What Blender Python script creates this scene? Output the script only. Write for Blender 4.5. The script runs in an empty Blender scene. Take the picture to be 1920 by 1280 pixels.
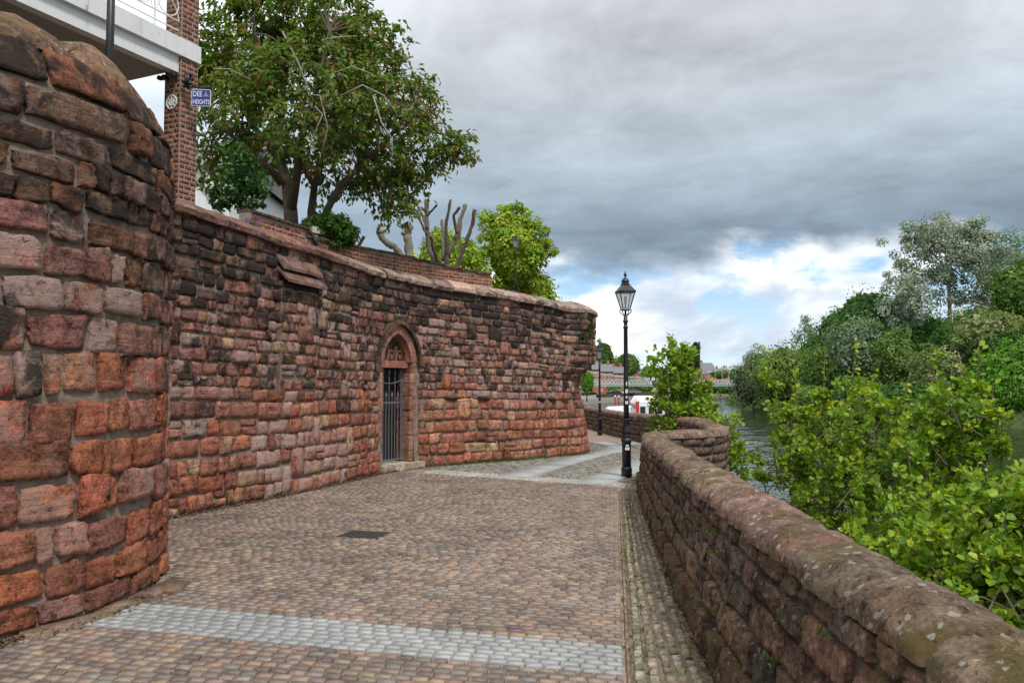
import bpy, math, random
import numpy as np

# ------------------------------------------------------------------ camera, sky, sun, exposure
S = bpy.context.scene
COL = S.collection
F_PX = 1493.0                      # 28 mm lens on a 1920 px wide frame
EYE = np.array([0.0, 0.0, 1.75])
TILT = math.atan(76.0 / F_PX)
cam_d = bpy.data.cameras.new("camera")
cam_d.lens = 28.0
cam_d.sensor_width = 36.0
cam_d.clip_start = 0.05
cam_d.clip_end = 6000.0
cam_d.dof.use_dof = True
cam_d.dof.focus_distance = 14.0
cam_d.dof.aperture_fstop = 9.0
cam = bpy.data.objects.new("camera", cam_d)
COL.objects.link(cam)
cam.location = EYE
cam.rotation_euler = (math.pi / 2 + TILT, 0, 0)
S.camera = cam

SUN_EL, SUN_AZ = math.radians(54), math.radians(150)     # azimuth measured clockwise from +Y
sun_dir = np.array([math.sin(SUN_AZ) * math.cos(SUN_EL), math.cos(SUN_AZ) * math.cos(SUN_EL), math.sin(SUN_EL)])
sl = bpy.data.lights.new("sun", 'SUN')
sl.energy = 1.5
sl.angle = math.radians(10)
sl.color = (1.0, 0.95, 0.87)
sun = bpy.data.objects.new("sun", sl)
COL.objects.link(sun)
from mathutils import Vector
from mathutils.noise import noise as PN
sun.rotation_euler = Vector(sun_dir).to_track_quat('Z', 'Y').to_euler()

S.view_settings.view_transform = 'Standard'
S.view_settings.look = 'None'
S.view_settings.exposure = 0.8
S.view_settings.gamma = 1.0
S.view_settings.use_curve_mapping = False
S.render.engine = 'CYCLES'
S.cycles.use_denoising = True
S.cycles.max_bounces = 6
S.cycles.transparent_max_bounces = 12


class NT:
    """small helper for writing node trees"""
    def __init__(self, tree):
        self.t = tree
        tree.nodes.clear()

    def n(self, typ, **kw):
        nd = self.t.nodes.new(typ)
        for k, v in kw.items():
            if k.startswith('i_'):
                continue
            setattr(nd, k, v)
        return nd

    def link(self, a, b):
        self.t.links.new(a, b)

    def val(self, sock, v):
        if hasattr(v, 'is_output'):
            self.t.links.new(v, sock)
        else:
            sock.default_value = v

    def math(self, op, a, b=0.0, c=0.0, clamp=False):
        m = self.n('ShaderNodeMath', operation=op, use_clamp=clamp)
        self.val(m.inputs[0], a); self.val(m.inputs[1], b); self.val(m.inputs[2], c)
        return m.outputs[0]

    def vmath(self, op, a, b=(0, 0, 0)):
        m = self.n('ShaderNodeVectorMath', operation=op)
        self.val(m.inputs[0], a); self.val(m.inputs[1], b)
        return m.outputs[0]

    def step(self, v, lo, hi):
        m = self.n('ShaderNodeMapRange', interpolation_type='SMOOTHSTEP')
        self.val(m.inputs['Value'], v)
        m.inputs['From Min'].default_value = lo
        m.inputs['From Max'].default_value = hi
        return m.outputs[0]

    def lin(self, v, a, b, c, d):
        m = self.n('ShaderNodeMapRange')
        self.val(m.inputs['Value'], v)
        for k, x in zip(('From Min', 'From Max', 'To Min', 'To Max'), (a, b, c, d)):
            m.inputs[k].default_value = x
        return m.outputs[0]

    def mix(self, f, a, b, mode='MIX'):
        m = self.n('ShaderNodeMix', data_type='RGBA', blend_type=mode)
        self.val(m.inputs[0], f)
        self.val(m.inputs[6], a if hasattr(a, 'is_output') else (*a, 1) if len(a) == 3 else a)
        self.val(m.inputs[7], b if hasattr(b, 'is_output') else (*b, 1) if len(b) == 3 else b)
        return m.outputs[2]

    def noise(self, vec, scale, detail=4.0, rough=0.55, dist=0.0, out=0):
        m = self.n('ShaderNodeTexNoise')
        if vec is not None:
            self.link(vec, m.inputs['Vector'])
        m.inputs['Scale'].default_value = scale
        m.inputs['Detail'].default_value = detail
        m.inputs['Roughness'].default_value = rough
        m.inputs['Distortion'].default_value = dist
        return m.outputs[out]

    def ramp(self, f, stops):
        m = self.n('ShaderNodeValToRGB')
        self.val(m.inputs[0], f)
        el = m.color_ramp.elements
        while len(el) < len(stops):
            el.new(0.5)
        for e, (p, c) in zip(el, stops):
            e.position = p
            e.color = (*c, 1) if len(c) == 3 else c
        return m.outputs[0]


world = bpy.data.worlds.new("World")
S.world = world
world.use_nodes = True
w = NT(world.node_tree)
sky = w.n('ShaderNodeTexSky', sky_type='NISHITA')
sky.sun_disc = False
sky.sun_elevation = SUN_EL
sky.sun_rotation = SUN_AZ
sky.air_density = 1.0
sky.dust_density = 1.0
tc = w.n('ShaderNodeTexCoord')
sep = w.n('ShaderNodeSeparateXYZ')
w.link(tc.outputs['Generated'], sep.inputs[0])
X_, Y_, Z_ = sep.outputs
zc = w.math('MAXIMUM', Z_, 0.0)
den = w.math('ADD', zc, 0.11)
px_ = w.math('DIVIDE', X_, den)
py_ = w.math('DIVIDE', Y_, den)
cv = w.n('ShaderNodeCombineXYZ')
w.link(px_, cv.inputs[0]); w.link(py_, cv.inputs[1])
cv.inputs[2].default_value = 3.7
cvo = cv.outputs[0]
n_big = w.noise(cvo, 0.55, 5, 0.5, 0.25)
n_med = w.noise(cvo, 1.25, 8, 0.58, 0.35)
wv = w.vmath('MULTIPLY', tc.outputs['Generated'], (1.0, 1.0, 2.1))
n_det = w.noise(cvo, 3.6, 8, 0.62, 0.5)
n_low = w.noise(wv, 7.5, 8, 0.56, 0.25)          # the broken clouds near the horizon
n_low2 = w.noise(w.vmath('ADD', wv, (3.1, 1.7, 0.4)), 4.2, 6, 0.55, 0.3)
n_edge = w.noise(w.vmath('ADD', wv, (0.6, 5.2, 2.3)), 3.0, 7, 0.55, 0.3)
# heavy grey cloud layer: dark at its lower rim, lighter overhead
strat = w.ramp(zc, [(0.0, (0.15, 0.195, 0.25)), (0.135, (0.132, 0.178, 0.232)), (0.19, (0.168, 0.216, 0.268)), (0.26, (0.255, 0.302, 0.35)),
                    (0.36, (0.365, 0.395, 0.425)), (0.6, (0.50, 0.51, 0.52)), (1.0, (0.54, 0.55, 0.56))])
var = w.math('ADD', w.math('MULTIPLY', w.lin(n_big, 0.3, 0.7, -0.30, 0.30), 1.0), w.lin(n_med, 0.3, 0.7, -0.26, 0.26))
left = w.lin(X_, 0.15, -0.45, 0.0, 0.55)
gain = w.math('ADD', w.math('ADD', w.lin(n_det, 0.3, 0.7, 0.88, 1.10), var), left)
gv = w.n('ShaderNodeCombineXYZ')
for i in range(3):
    w.link(gain, gv.inputs[i])
strat = w.mix(1.0, strat, gv.outputs[0], 'MULTIPLY')
# broken bright cloud with blue between, below the layer
skyc = w.mix(1.0, sky.outputs[0], (0.065, 0.072, 0.08), 'MULTIPLY')
blue = w.mix(w.step(zc, 0.0, 0.16), (0.50, 0.61, 0.68), (0.24, 0.41, 0.60))
blue = w.mix(0.75, skyc, blue)
cum = w.mix(w.step(n_low2, 0.40, 0.62), (0.36, 0.42, 0.50), (0.74, 0.76, 0.78))
broken = w.mix(w.step(n_low, 0.38, 0.52), blue, cum)
edge = w.math('ADD', zc, w.lin(n_edge, 0.25, 0.75, -0.05, 0.05))
edge = w.math('ADD', edge, w.math('MULTIPLY', X_, -0.03))
cloudy = w.mix(w.step(edge, 0.122, 0.158), broken, strat)
ten = w.mix(1.0, cloudy, (10, 10, 10), 'MULTIPLY')
bg = w.n('ShaderNodeBackground')
w.link(ten, bg.inputs[0])
bg.inputs[1].default_value = 0.1
wo = w.n('ShaderNodeOutputWorld')
w.link(bg.outputs[0], wo.inputs[0])


# ------------------------------------------------------------------ measuring and mesh helpers
_ct, _st = math.cos(TILT), math.sin(TILT)


def ray(px, py):
    u = (px - 960) / F_PX
    v = (640 - py) / F_PX
    return np.array([u, _ct - v * _st, _st + v * _ct])


def P(px, py, Y):
    d = ray(px, py)
    return EYE + d * (Y / d[1])


def G(px, py, z=0.0):
    d = ray(px, py)
    return EYE + d * ((z - EYE[2]) / d[2])


def proj(p):
    d = np.asarray(p, float) - EYE
    f = d[1] * _ct + d[2] * _st
    if f < 0.1:
        return None
    up = -d[1] * _st + d[2] * _ct
    return 960 + F_PX * d[0] / f, 640 - F_PX * up / f, f


def ground_z(y):
    t = min(max((y - 16.0) / 18.0, 0.0), 1.0)
    return -0.42 * t * t * (3 - 2 * t)


RS = random.Random(7)
R = np.random.default_rng(11)


def wloc(o):
    v = np.zeros(3)
    while o is not None:
        v += np.array(o.location)
        o = o.parent
    return v


def mesh_obj(name, V, Fc, mat, parent=None, attrs=None, smooth=False, kind=None):
    V = np.asarray(V, np.float64).reshape(-1, 3)
    if parent is not None:
        V = V - wloc(parent)
    me = bpy.data.meshes.new(name)
    if isinstance(Fc, np.ndarray):
        Fc = Fc.tolist()
    me.from_pydata(V.tolist(), [], Fc)
    if attrs:
        for k, a in attrs.items():
            if k == 'front':
                continue
            a = np.asarray(a, np.float32)
            if a.ndim == 1:
                at = me.attributes.new(k, 'FLOAT', 'POINT')
                at.data.foreach_set('value', a)
            elif a.shape[1] == 4:
                at = me.attributes.new(k, 'FLOAT_COLOR', 'POINT')
                at.data.foreach_set('color', a.ravel())
            else:
                at = me.attributes.new(k, 'FLOAT_VECTOR', 'POINT')
                at.data.foreach_set('vector', a.ravel())
    if smooth == 'front':
        co = np.asarray(V)
        sm = []
        d0 = attrs['front']
        for p in Fc:
            sm.append(bool(min(d0[i] for i in p) > 0.5))
        me.polygons.foreach_set('use_smooth', sm)
    elif smooth:
        me.polygons.foreach_set('use_smooth', [True] * len(me.polygons))
    for m in (mat if isinstance(mat, (list, tuple)) else [mat]):
        me.materials.append(m)
    me.update()
    o = bpy.data.objects.new(name, me)
    COL.objects.link(o)
    if parent is not None:
        o.parent = parent
    if kind:
        o['kind'] = kind
    return o


def thing(name, label, cat, loc=(0, 0, 0), group=None):
    o = bpy.data.objects.new(name, None)
    o.empty_display_size = 0.2
    COL.objects.link(o)
    o.location = Vector([float(c) for c in loc])
    o['label'] = label
    o['category'] = cat
    if group:
        o['group'] = group
    return o


def tag(o, label, cat, group=None):
    o['label'] = label
    o['category'] = cat
    if group:
        o['group'] = group
    return o


def copy_tree(o, parent=None):
    c = o.copy()
    COL.objects.link(c)
    c.parent = parent
    for ch in list(o.children):
        copy_tree(ch, c)
    return c


class MB:
    """collects shapes into one mesh"""
    def __init__(self):
        self.V, self.F, self.C, self.O, self.S, self.n = [], [], [], [], [], 0
        self.front = []

    def add(self, V, Fc, col=None, off=None, soot=0.0):
        V = np.asarray(V, float).reshape(-1, 3)
        k = self.n
        self.V.append(V)
        self.F.extend([tuple(int(i) + k for i in f) for f in Fc])
        m = len(V)
        c = np.ones((m, 4), np.float32)
        if col is not None:
            col = np.asarray(col, np.float32)
            if col.ndim == 1:
                c[:, :len(col)] = col
            else:
                c[:, :col.shape[1]] = col
        self.C.append(c)
        self.O.append(np.tile(np.asarray(off if off is not None else (0, 0, 0), np.float32), (m, 1)))
        self.S.append(np.full(m, soot, np.float32))
        self.n += m
        return self

    def box(self, c, size, rz=0.0, **k):
        sx, sy, sz = [x / 2 for x in size]
        v = np.array([(x, y, z) for x in (-sx, sx) for y in (-sy, sy) for z in (-sz, sz)])
        ca, sa = math.cos(rz), math.sin(rz)
        v = np.stack([v[:, 0] * ca - v[:, 1] * sa, v[:, 0] * sa + v[:, 1] * ca, v[:, 2]], 1) + np.asarray(c, float)
        f = [(0, 1, 3, 2), (4, 6, 7, 5), (0, 4, 5, 1), (2, 3, 7, 6), (0, 2, 6, 4), (1, 5, 7, 3)]
        return self.add(v, f, **k)

    def frame_box(self, o, ax, ay, az, x0, x1, y0, y1, z0, z1, **k):
        o, ax, ay, az = [np.asarray(q, float) for q in (o, ax, ay, az)]
        v = [o + ax * x + ay * y + az * z for x in (x0, x1) for y in (y0, y1) for z in (z0, z1)]
        f = [(0, 1, 3, 2), (4, 6, 7, 5), (0, 4, 5, 1), (2, 3, 7, 6), (0, 2, 6, 4), (1, 5, 7, 3)]
        return self.add(v, f, **k)

    def tube(self, pts, rad, sides=8, cap=True, **k):
        pts = np.asarray(pts, float)
        n = len(pts)
        rad = np.full(n, rad, float) if np.isscalar(rad) else np.asarray(rad, float)
        V = []
        prev = None
        for i in range(n):
            t = pts[min(i + 1, n - 1)] - pts[max(i - 1, 0)]
            t = t / (np.linalg.norm(t) + 1e-9)
            if prev is None:
                a = np.cross(t, (0, 0, 1.0))
                if np.linalg.norm(a) < 1e-3:
                    a = np.cross(t, (1.0, 0, 0))
            else:
                a = prev - t * np.dot(prev, t)
            a /= np.linalg.norm(a) + 1e-9
            prev = a
            b = np.cross(t, a)
            for j in range(sides):
                q = 2 * math.pi * j / sides
                V.append(pts[i] + rad[i] * (a * math.cos(q) + b * math.sin(q)))
        Fc = []
        for i in range(n - 1):
            for j in range(sides):
                j2 = (j + 1) % sides
                Fc.append((i * sides + j, i * sides + j2, (i + 1) * sides + j2, (i + 1) * sides + j))
        if cap:
            Fc.append(tuple(range(sides - 1, -1, -1)))
            Fc.append(tuple((n - 1) * sides + j for j in range(sides)))
        return self.add(V, Fc, **k)

    def lathe(self, prof, c=(0, 0, 0), sides=16, rot=0.0, **k):
        c = np.asarray(c, float)
        V, Fc = [], []
        for r, z in prof:
            for j in range(sides):
                q = rot + 2 * math.pi * j / sides
                V.append(c + np.array([r * math.cos(q), r * math.sin(q), z]))
        n = len(prof)
        for i in range(n - 1):
            for j in range(sides):
                j2 = (j + 1) % sides
                Fc.append((i * sides + j, i * sides + j2, (i + 1) * sides + j2, (i + 1) * sides + j))
        Fc.append(tuple(range(sides - 1, -1, -1)))
        Fc.append(tuple((n - 1) * sides + j for j in range(sides)))
        return self.add(V, Fc, **k)

    def build(self, name, mat, parent=None, smooth=False, kind=None):
        at = {'col': np.concatenate(self.C), 'off': np.concatenate(self.O), 'soot': np.concatenate(self.S)}
        if smooth == 'front':
            at['front'] = np.concatenate(self.front)
        return mesh_obj(name, np.concatenate(self.V), self.F, mat, parent, at, smooth, kind)


class Curve:
    """Catmull-Rom line on the ground, read by arc length"""
    def __init__(self, pts, step=0.05):
        p = np.asarray(pts, float)[:, :2]
        ext = np.vstack([2 * p[0] - p[1], p, 2 * p[-1] - p[-2]])
        out = []
        for i in range(1, len(ext) - 2):
            p0, p1, p2, p3 = ext[i - 1:i + 3]
            m = max(2, int(np.linalg.norm(p2 - p1) / step))
            for t in np.linspace(0, 1, m, endpoint=False):
                out.append(0.5 * ((2 * p1) + (-p0 + p2) * t + (2 * p0 - 5 * p1 + 4 * p2 - p3) * t * t + (-p0 + 3 * p1 - 3 * p2 + p3) * t ** 3))
        out.append(p[-1])
        self.q = np.array(out)
        seg = np.linalg.norm(np.diff(self.q, axis=0), axis=1)
        self.s = np.concatenate([[0], np.cumsum(seg)])
        self.L = self.s[-1]

    def pos(self, s):
        return np.array([np.interp(s, self.s, self.q[:, 0]), np.interp(s, self.s, self.q[:, 1])])

    def tan(self, s, e=0.12):
        d = self.pos(min(s + e, self.L)) - self.pos(max(s - e, 0))
        return d / (np.linalg.norm(d) + 1e-9)

    def nrm(self, s):
        t = self.tan(s)
        return np.array([t[1], -t[0]])

    def s_at_px(self, px, lo=0.0, hi=None):
        ss = np.linspace(lo, self.L if hi is None else hi, 1500)
        pp = np.array([960 + F_PX * self.pos(a)[0] / max(self.pos(a)[1], .1) for a in ss])
        return ss[np.argmin(abs(pp - px))]


def pillow(mapf, s0, s1, z0, z1, prot, rng, nx=4, nz=4, rim=0.015, back=0.05, rough=0.012, jit=0.0, dome=0.5, rnd=0.0, freq=9.0):
    """one dressed stone: rounded arrises and corners, an uneven broken front, corners out of true; mapf(s, z, d) gives the place"""
    w_, h_ = s1 - s0, z1 - z0
    jx = [rng.uniform(-jit, jit) for _ in range(4)]
    jz = [rng.uniform(-jit, jit) for _ in range(4)]
    eu = min(0.3, rim / max(w_, 1e-3))
    ev = min(0.3, rim / max(h_, 1e-3))
    us = [0.0] + list(np.linspace(eu, 1 - eu, nx - 2)) + [1.0]
    vs = [0.0] + list(np.linspace(ev, 1 - ev, nz - 2)) + [1.0]
    tilt_s, tilt_z = rng.uniform(-.5, .5) * rough, rng.uniform(-.5, .5) * rough
    sd = Vector((rng.uniform(-90, 90), rng.uniform(-90, 90), rng.uniform(-90, 90)))
    V = []
    for j, v in enumerate(vs):
        for i, u in enumerate(us):
            bs = (jx[0] * (1 - u) * (1 - v) + jx[1] * u * (1 - v) + jx[2] * (1 - u) * v + jx[3] * u * v)
            bz = (jz[0] * (1 - u) * (1 - v) + jz[1] * u * (1 - v) + jz[2] * (1 - u) * v + jz[3] * u * v)
            edge = i in (0, nx - 1) or j in (0, nz - 1)
            n1 = PN(sd + Vector((u * w_ * freq, v * h_ * freq, 0))) if rough > 0.004 else 0.0
            n2 = PN(sd + Vector((u * w_ * freq * 2.6, v * h_ * freq * 2.6, 7))) if rough > 0.004 else 0.0
            cu_, cv_ = abs(2 * u - 1), abs(2 * v - 1)
            if rnd and cu_ > 0.55 and cv_ > 0.55:
                k = rnd * ((cu_ - .55) / .45) * ((cv_ - .55) / .45)
                bs -= math.copysign(k, u - .5)
                bz -= math.copysign(k, v - .5)
            if edge:
                d = -back
                bs += n2 * jit * .8
                bz += n1 * jit * .8
            else:
                fu, fv = 1 - cu_ ** 3, 1 - cv_ ** 3
                d = prot * (1 - dome + dome * fu * fv) + (n1 * 1.3 + n2 * .7 + rng.uniform(-.25, .25)) * rough + tilt_s * (2 * u - 1) + tilt_z * (2 * v - 1)
                if i in (1, nx - 2):
                    bs += n2 * jit * .8
                if j in (1, nz - 2):
                    bz += n1 * jit * .8
            V.append(mapf(s0 + u * w_ + bs, z0 + v * h_ + bz, d))
    Fc = []
    for j in range(nz - 1):
        for i in range(nx - 1):
            a = j * nx + i
            Fc.append((a, a + 1, a + nx + 1, a + nx))
    return np.array(V), Fc


def front_flags(Fc, m):
    """1 for the points inside a stone's face, 0 for its outline"""
    cnt = np.zeros(m, int)
    for f in Fc:
        for i in f:
            cnt[i] += 1
    return (cnt >= 4).astype(np.float32)


def emit(parent, name, pieces, mat, limit=300, smooth='front'):
    """the pieces that show largest become parts of their own, the rest one joined part"""
    sc = []
    for i, pc in enumerate(pieces):
        V = pc[0]
        c = V.mean(0)
        q = proj(c)
        if q is None:
            sc.append(0)
            continue
        size = np.linalg.norm(V.max(0) - V.min(0))
        a = (size / q[2]) ** 2
        if not (-30 < q[0] < 1950 and -30 < q[1] < 1310):
            a *= 0.001
        elif len(pc) > 5:
            a *= pc[5]
        sc.append(a)
    order = sorted(range(len(pieces)), key=lambda i: -sc[i])
    for i in order[:limit]:
        V, Fc, col, off, soot = pieces[i][:5]
        m = len(V)
        c = np.ones((m, 4), np.float32)
        c[:, :len(col)] = col
        at = {'col': c, 'off': np.tile(np.asarray(off, np.float32), (m, 1)), 'soot': np.full(m, soot, np.float32)}
        if smooth == 'front':
            at['front'] = front_flags(Fc, m)
        mesh_obj(name, V, Fc, mat, parent, at, smooth)
    if len(order) > limit:
        b = MB()
        for i in order[limit:]:
            V, Fc, col, off, soot = pieces[i][:5]
            b.add(V, Fc, col=col, off=off, soot=soot)
            b.front.append(front_flags(Fc, len(V)))
        b.build(name, mat, parent, smooth, kind='stuff')


# ------------------------------------------------------------------ materials
def new_mat(name):
    m = bpy.data.materials.new(name)
    m.use_nodes = True
    t = NT(m.node_tree)
    out = t.n('ShaderNodeOutputMaterial')
    b = t.n('ShaderNodeBsdfPrincipled')
    t.link(b.outputs[0], out.inputs[0])
    return m, t, b, out


def bump(t, b, h, strength=0.5, dist=0.01):
    bn = t.n('ShaderNodeBump')
    bn.inputs['Strength'].default_value = strength
    bn.inputs['Distance'].default_value = dist
    t.link(h, bn.inputs['Height'])
    t.link(bn.outputs[0], b.inputs['Normal'])


def attr(t, name, out='Color'):
    a = t.n('ShaderNodeAttribute', attribute_name=name)
    return a.outputs[out]


def stone_mat(name, bed=1.0, moss=0.0, lichen=0.0, eff=1.0, bump_d=0.02, fine=40):
    m, t, b, out = new_mat(name)
    geo = t.n('ShaderNodeNewGeometry')
    pos = t.vmath('ADD', geo.outputs['Position'], attr(t, 'off', 'Vector'))
    col = attr(t, 'col')
    al = attr(t, 'col', 'Alpha')
    soot = attr(t, 'soot', 'Fac')
    bedv = t.vmath('MULTIPLY', pos, (2.2, 2.2, 19.0))
    n_bed = t.noise(bedv, 1.0, 5, 0.6, 0.8)
    n_mid = t.noise(pos, 7.0, 6, 0.62, 0.3)
    n_fine = t.noise(pos, fine, 5, 0.65)
    n_eff = t.noise(geo.outputs['Position'], 4.6, 8, 0.68, 0.5)
    n_soot = t.noise(pos, 4.2, 7, 0.65, 0.6)
    f = t.math('ADD', t.lin(n_mid, 0.32, 0.68, 0.40, 1.6), t.lin(n_fine, 0.3, 0.7, -0.5, 0.5))
    f = t.math('ADD', f, t.math('MULTIPLY', t.lin(n_bed, 0.3, 0.7, -0.36, 0.36), bed))
    cv = t.n('ShaderNodeCombineXYZ')
    for i in range(3):
        t.link(f, cv.inputs[i])
    c = t.mix(1.0, col, cv.outputs[0], 'MULTIPLY')
    # orange and purple drift of the sandstone
    c = t.mix(t.math('MULTIPLY', t.step(t.noise(pos, 2.6, 4, 0.6), 0.5, 0.72), 0.45), c, (0.26, 0.115, 0.05))
    # pale salt bloom
    em = t.math('MULTIPLY', t.step(t.math('ADD', n_eff, t.math('MULTIPLY', al, 0.22 * eff)), 0.56, 0.72), t.math('MULTIPLY', al, 0.8))
    c = t.mix(em, c, (0.455, 0.325, 0.29))
    # weathered hollows
    pit = t.step(t.noise(t.vmath('ADD', pos, (2.0, 8.0, 5.0)), 19.0, 4, 0.6, 0.4), 0.60, 0.70)
    c = t.mix(t.math('MULTIPLY', pit, 0.55), c, (0.045, 0.028, 0.022))
    # black crust
    sm = t.step(t.math('ADD', n_soot, t.math('MULTIPLY', soot, 0.42)), 0.62, 0.78)
    c = t.mix(t.math('MULTIPLY', sm, 0.88), c, (0.028, 0.023, 0.022))
    if moss:
        up = t.n('ShaderNodeSeparateXYZ')
        t.link(geo.outputs['Normal'], up.inputs[0])
        mm = t.math('ADD', t.noise(pos, 3.4, 7, 0.66, 0.4), t.math('MULTIPLY', up.outputs[2], 0.06))
        c = t.mix(t.math('MULTIPLY', t.step(mm, 0.55, 0.70), moss), c, (0.135, 0.104, 0.034))
        mg = t.noise(t.vmath('ADD', pos, (4.4, 1.3, 9.0)), 5.0, 6, 0.65, 0.3)
        c = t.mix(t.math('MULTIPLY', t.step(mg, 0.58, 0.70), moss * 0.7), c, (0.092, 0.105, 0.036))
    if lichen:
        vo = t.n('ShaderNodeTexVoronoi', feature='F1')
        wob = t.n('ShaderNodeTexNoise')
        t.link(pos, wob.inputs['Vector'])
        wob.inputs['Scale'].default_value = 22
        wp = t.vmath('ADD', pos, t.vmath('MULTIPLY', wob.outputs['Color'], (0.05, 0.05, 0.05)))
        t.link(wp, vo.inputs['Vector'])
        vo.inputs['Scale'].default_value = 24.0
        vo.inputs['Randomness'].default_value = 1.0
        sepc = t.n('ShaderNodeSeparateColor')
        t.link(vo.outputs['Color'], sepc.inputs[0])
        thr = t.math('MULTIPLY', t.math('POWER', sepc.outputs[0], 2.6), 0.55)
        sp = t.step(t.math('ADD', t.math('SUBTRACT', thr, vo.outputs['Distance']), t.lin(n_fine, .3, .7, -.12, .12)), -0.02, 0.16)
        sp = t.math('MULTIPLY', sp, t.step(t.noise(pos, 2.2, 3, 0.5), 0.27, 0.42))
        c = t.mix(t.math('MULTIPLY', sp, lichen * 0.85), c, (0.43, 0.395, 0.34))
        sp2 = t.step(t.noise(t.vmath('ADD', pos, (9.0, 2.0, 1.0)), 26.0, 5, 0.7, 0.3), 0.60, 0.68)
        c = t.mix(t.math('MULTIPLY', sp2, lichen * 0.55), c, (0.34, 0.31, 0.25))
    t.link(c, b.inputs['Base Color'])
    b.inputs['Roughness'].default_value = 0.92
    b.inputs['Specular IOR Level'].default_value = 0.2
    n_chip = t.noise(pos, 15.0, 9, 0.72, 0.2)
    h = t.math('ADD', t.math('ADD', t.math('MULTIPLY', n_chip, 1.1), t.math('MULTIPLY', n_mid, 0.3)), t.math('MULTIPLY', n_bed, 0.7 * bed))
    h = t.math('ADD', h, t.math('MULTIPLY', n_fine, 0.45))
    h = t.math('SUBTRACT', h, t.math('MULTIPLY', pit, 0.35))
    bump(t, b, h, 1.0, bump_d)
    return m


def plain_mat(name, col, rough=0.6, var=0.15, scale=6.0, bumpd=0.0, metallic=0.0, spec=0.5, use_attr=False, dirt=None):
    m, t, b, out = new_mat(name)
    geo = t.n('ShaderNodeNewGeometry')
    pos = geo.outputs['Position']
    nz = t.noise(pos, scale, 6, 0.6)
    f = t.lin(nz, 0.25, 0.75, 1 - var, 1 + var)
    cv = t.n('ShaderNodeCombineXYZ')
    for i in range(3):
        t.link(f, cv.inputs[i])
    base = attr(t, 'col') if use_attr else None
    c = t.mix(1.0, base if base is not None else col, cv.outputs[0], 'MULTIPLY')
    if dirt:
        dn = t.noise(pos, dirt[1], 6, 0.65, 0.4)
        c = t.mix(t.math('MULTIPLY', t.step(dn, dirt[2], dirt[2] + 0.16), dirt[3]), c, dirt[0])
    t.link(c, b.inputs['Base Color'])
    b.inputs['Roughness'].default_value = rough
    b.inputs['Metallic'].default_value = metallic
    b.inputs['Specular IOR Level'].default_value = spec
    if bumpd:
        bump(t, b, t.math('ADD', nz, t.math('MULTIPLY', t.noise(pos, scale * 7, 4, 0.6), 0.5)), 0.7, bumpd)
    return m


def leaf_mat(name, trans=0.35, rough=0.45, spec=0.3):
    m, t, b, out = new_mat(name)
    col = attr(t, 'col')
    t.link(col, b.inputs['Base Color'])
    b.inputs['Roughness'].default_value = rough
    b.inputs['Specular IOR Level'].default_value = spec
    tr = t.n('ShaderNodeBsdfTranslucent')
    tc_ = t.mix(1.0, col, (1.35, 1.45, 0.6), 'MULTIPLY')
    t.link(tc_, tr.inputs[0])
    mx = t.n('ShaderNodeMixShader')
    mx.inputs[0].default_value = trans
    t.link(b.outputs[0], mx.inputs[1])
    t.link(tr.outputs[0], mx.inputs[2])
    t.link(mx.outputs[0], out.inputs[0])
    return m


def sett_mat(name, var):
    m, t, b, out = new_mat(name)
    geo = t.n('ShaderNodeNewGeometry')
    pos = t.vmath('ADD', geo.outputs['Position'], attr(t, 'off', 'Vector'))
    f = t.math('ADD', t.lin(t.noise(pos, 14, 5, .6), 0.25, .75, 1 - var, 1 + var), t.lin(t.noise(pos, 120, 4, .6), .25, .75, -var * .8, var * .8))
    f = t.math('MULTIPLY', f, t.lin(t.noise(geo.outputs['Position'], 0.9, 6, .65), .3, .7, .70, 1.2))
    cv = t.n('ShaderNodeCombineXYZ')
    for i in range(3):
        t.link(f, cv.inputs[i])
    t.link(t.mix(1.0, attr(t, 'col'), cv.outputs[0], 'MULTIPLY'), b.inputs['Base Color'])
    b.inputs['Roughness'].default_value = .72
    b.inputs['Specular IOR Level'].default_value = .3
    bump(t, b, t.noise(pos, 60, 5, .65), .6, .004)
    return m


M = {}
M['bastion'] = stone_mat('bastion_stone', 0.9, 0.12, 0.0, 1.0, 0.036, 46)
M['wall'] = stone_mat('wall_stone', 0.8, 0.12, 0.0, 1.0, 0.032, 40)
M['parapet'] = stone_mat('parapet_stone', 0.6, 0.85, 0.6, 0.4, 0.05, 44)
M['coping'] = stone_mat('coping_stone', 0.5, 0.85, 1.0, 0.3, 0.034, 50)
M['wallcope'] = stone_mat('wall_coping', 0.5, 0.4, 0.6, 0.8, 0.02, 45)
M['ashlar'] = stone_mat('ashlar', 0.4, 0.0, 0.0, 0.6, 0.006, 60)
M['mortar'] = plain_mat('mortar', (0.25, 0.20, 0.158), 0.95, 0.4, 13, 0.03, dirt=((0.075, 0.05, 0.04), 2.6, 0.5, 0.65))
M['mortar_dark'] = plain_mat('mortar_dark', (0.075, 0.055, 0.042), 0.95, 0.4, 9, 0.02, dirt=((0.05, 0.055, 0.02), 2.5, 0.5, 0.7))
M['sett'] = sett_mat('sett', 0.3)
M['grey_sett'] = sett_mat('grey_sett', 0.14)
M['cobble'] = stone_mat('cobble', 0.0, 0.45, 0.0, 0.0, 0.008, 50)
M['joint'] = plain_mat('paving_joint', (0.27, 0.215, 0.165), 0.95, 0.35, 14, 0.006, dirt=((0.09, 0.075, 0.05), 1.6, 0.52, 0.7))
M['flag'] = plain_mat('flagstone', (0.30, 0.315, 0.315), 0.75, 0.14, 7, 0.003, use_attr=True)
M['iron'] = plain_mat('black_iron', (0.012, 0.013, 0.016), 0.42, 0.3, 25, 0.001, spec=0.5)
M['gate_iron'] = plain_mat('gate_iron', (0.13, 0.145, 0.165), 0.45, 0.3, 25, 0.0005, spec=0.6)
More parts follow.
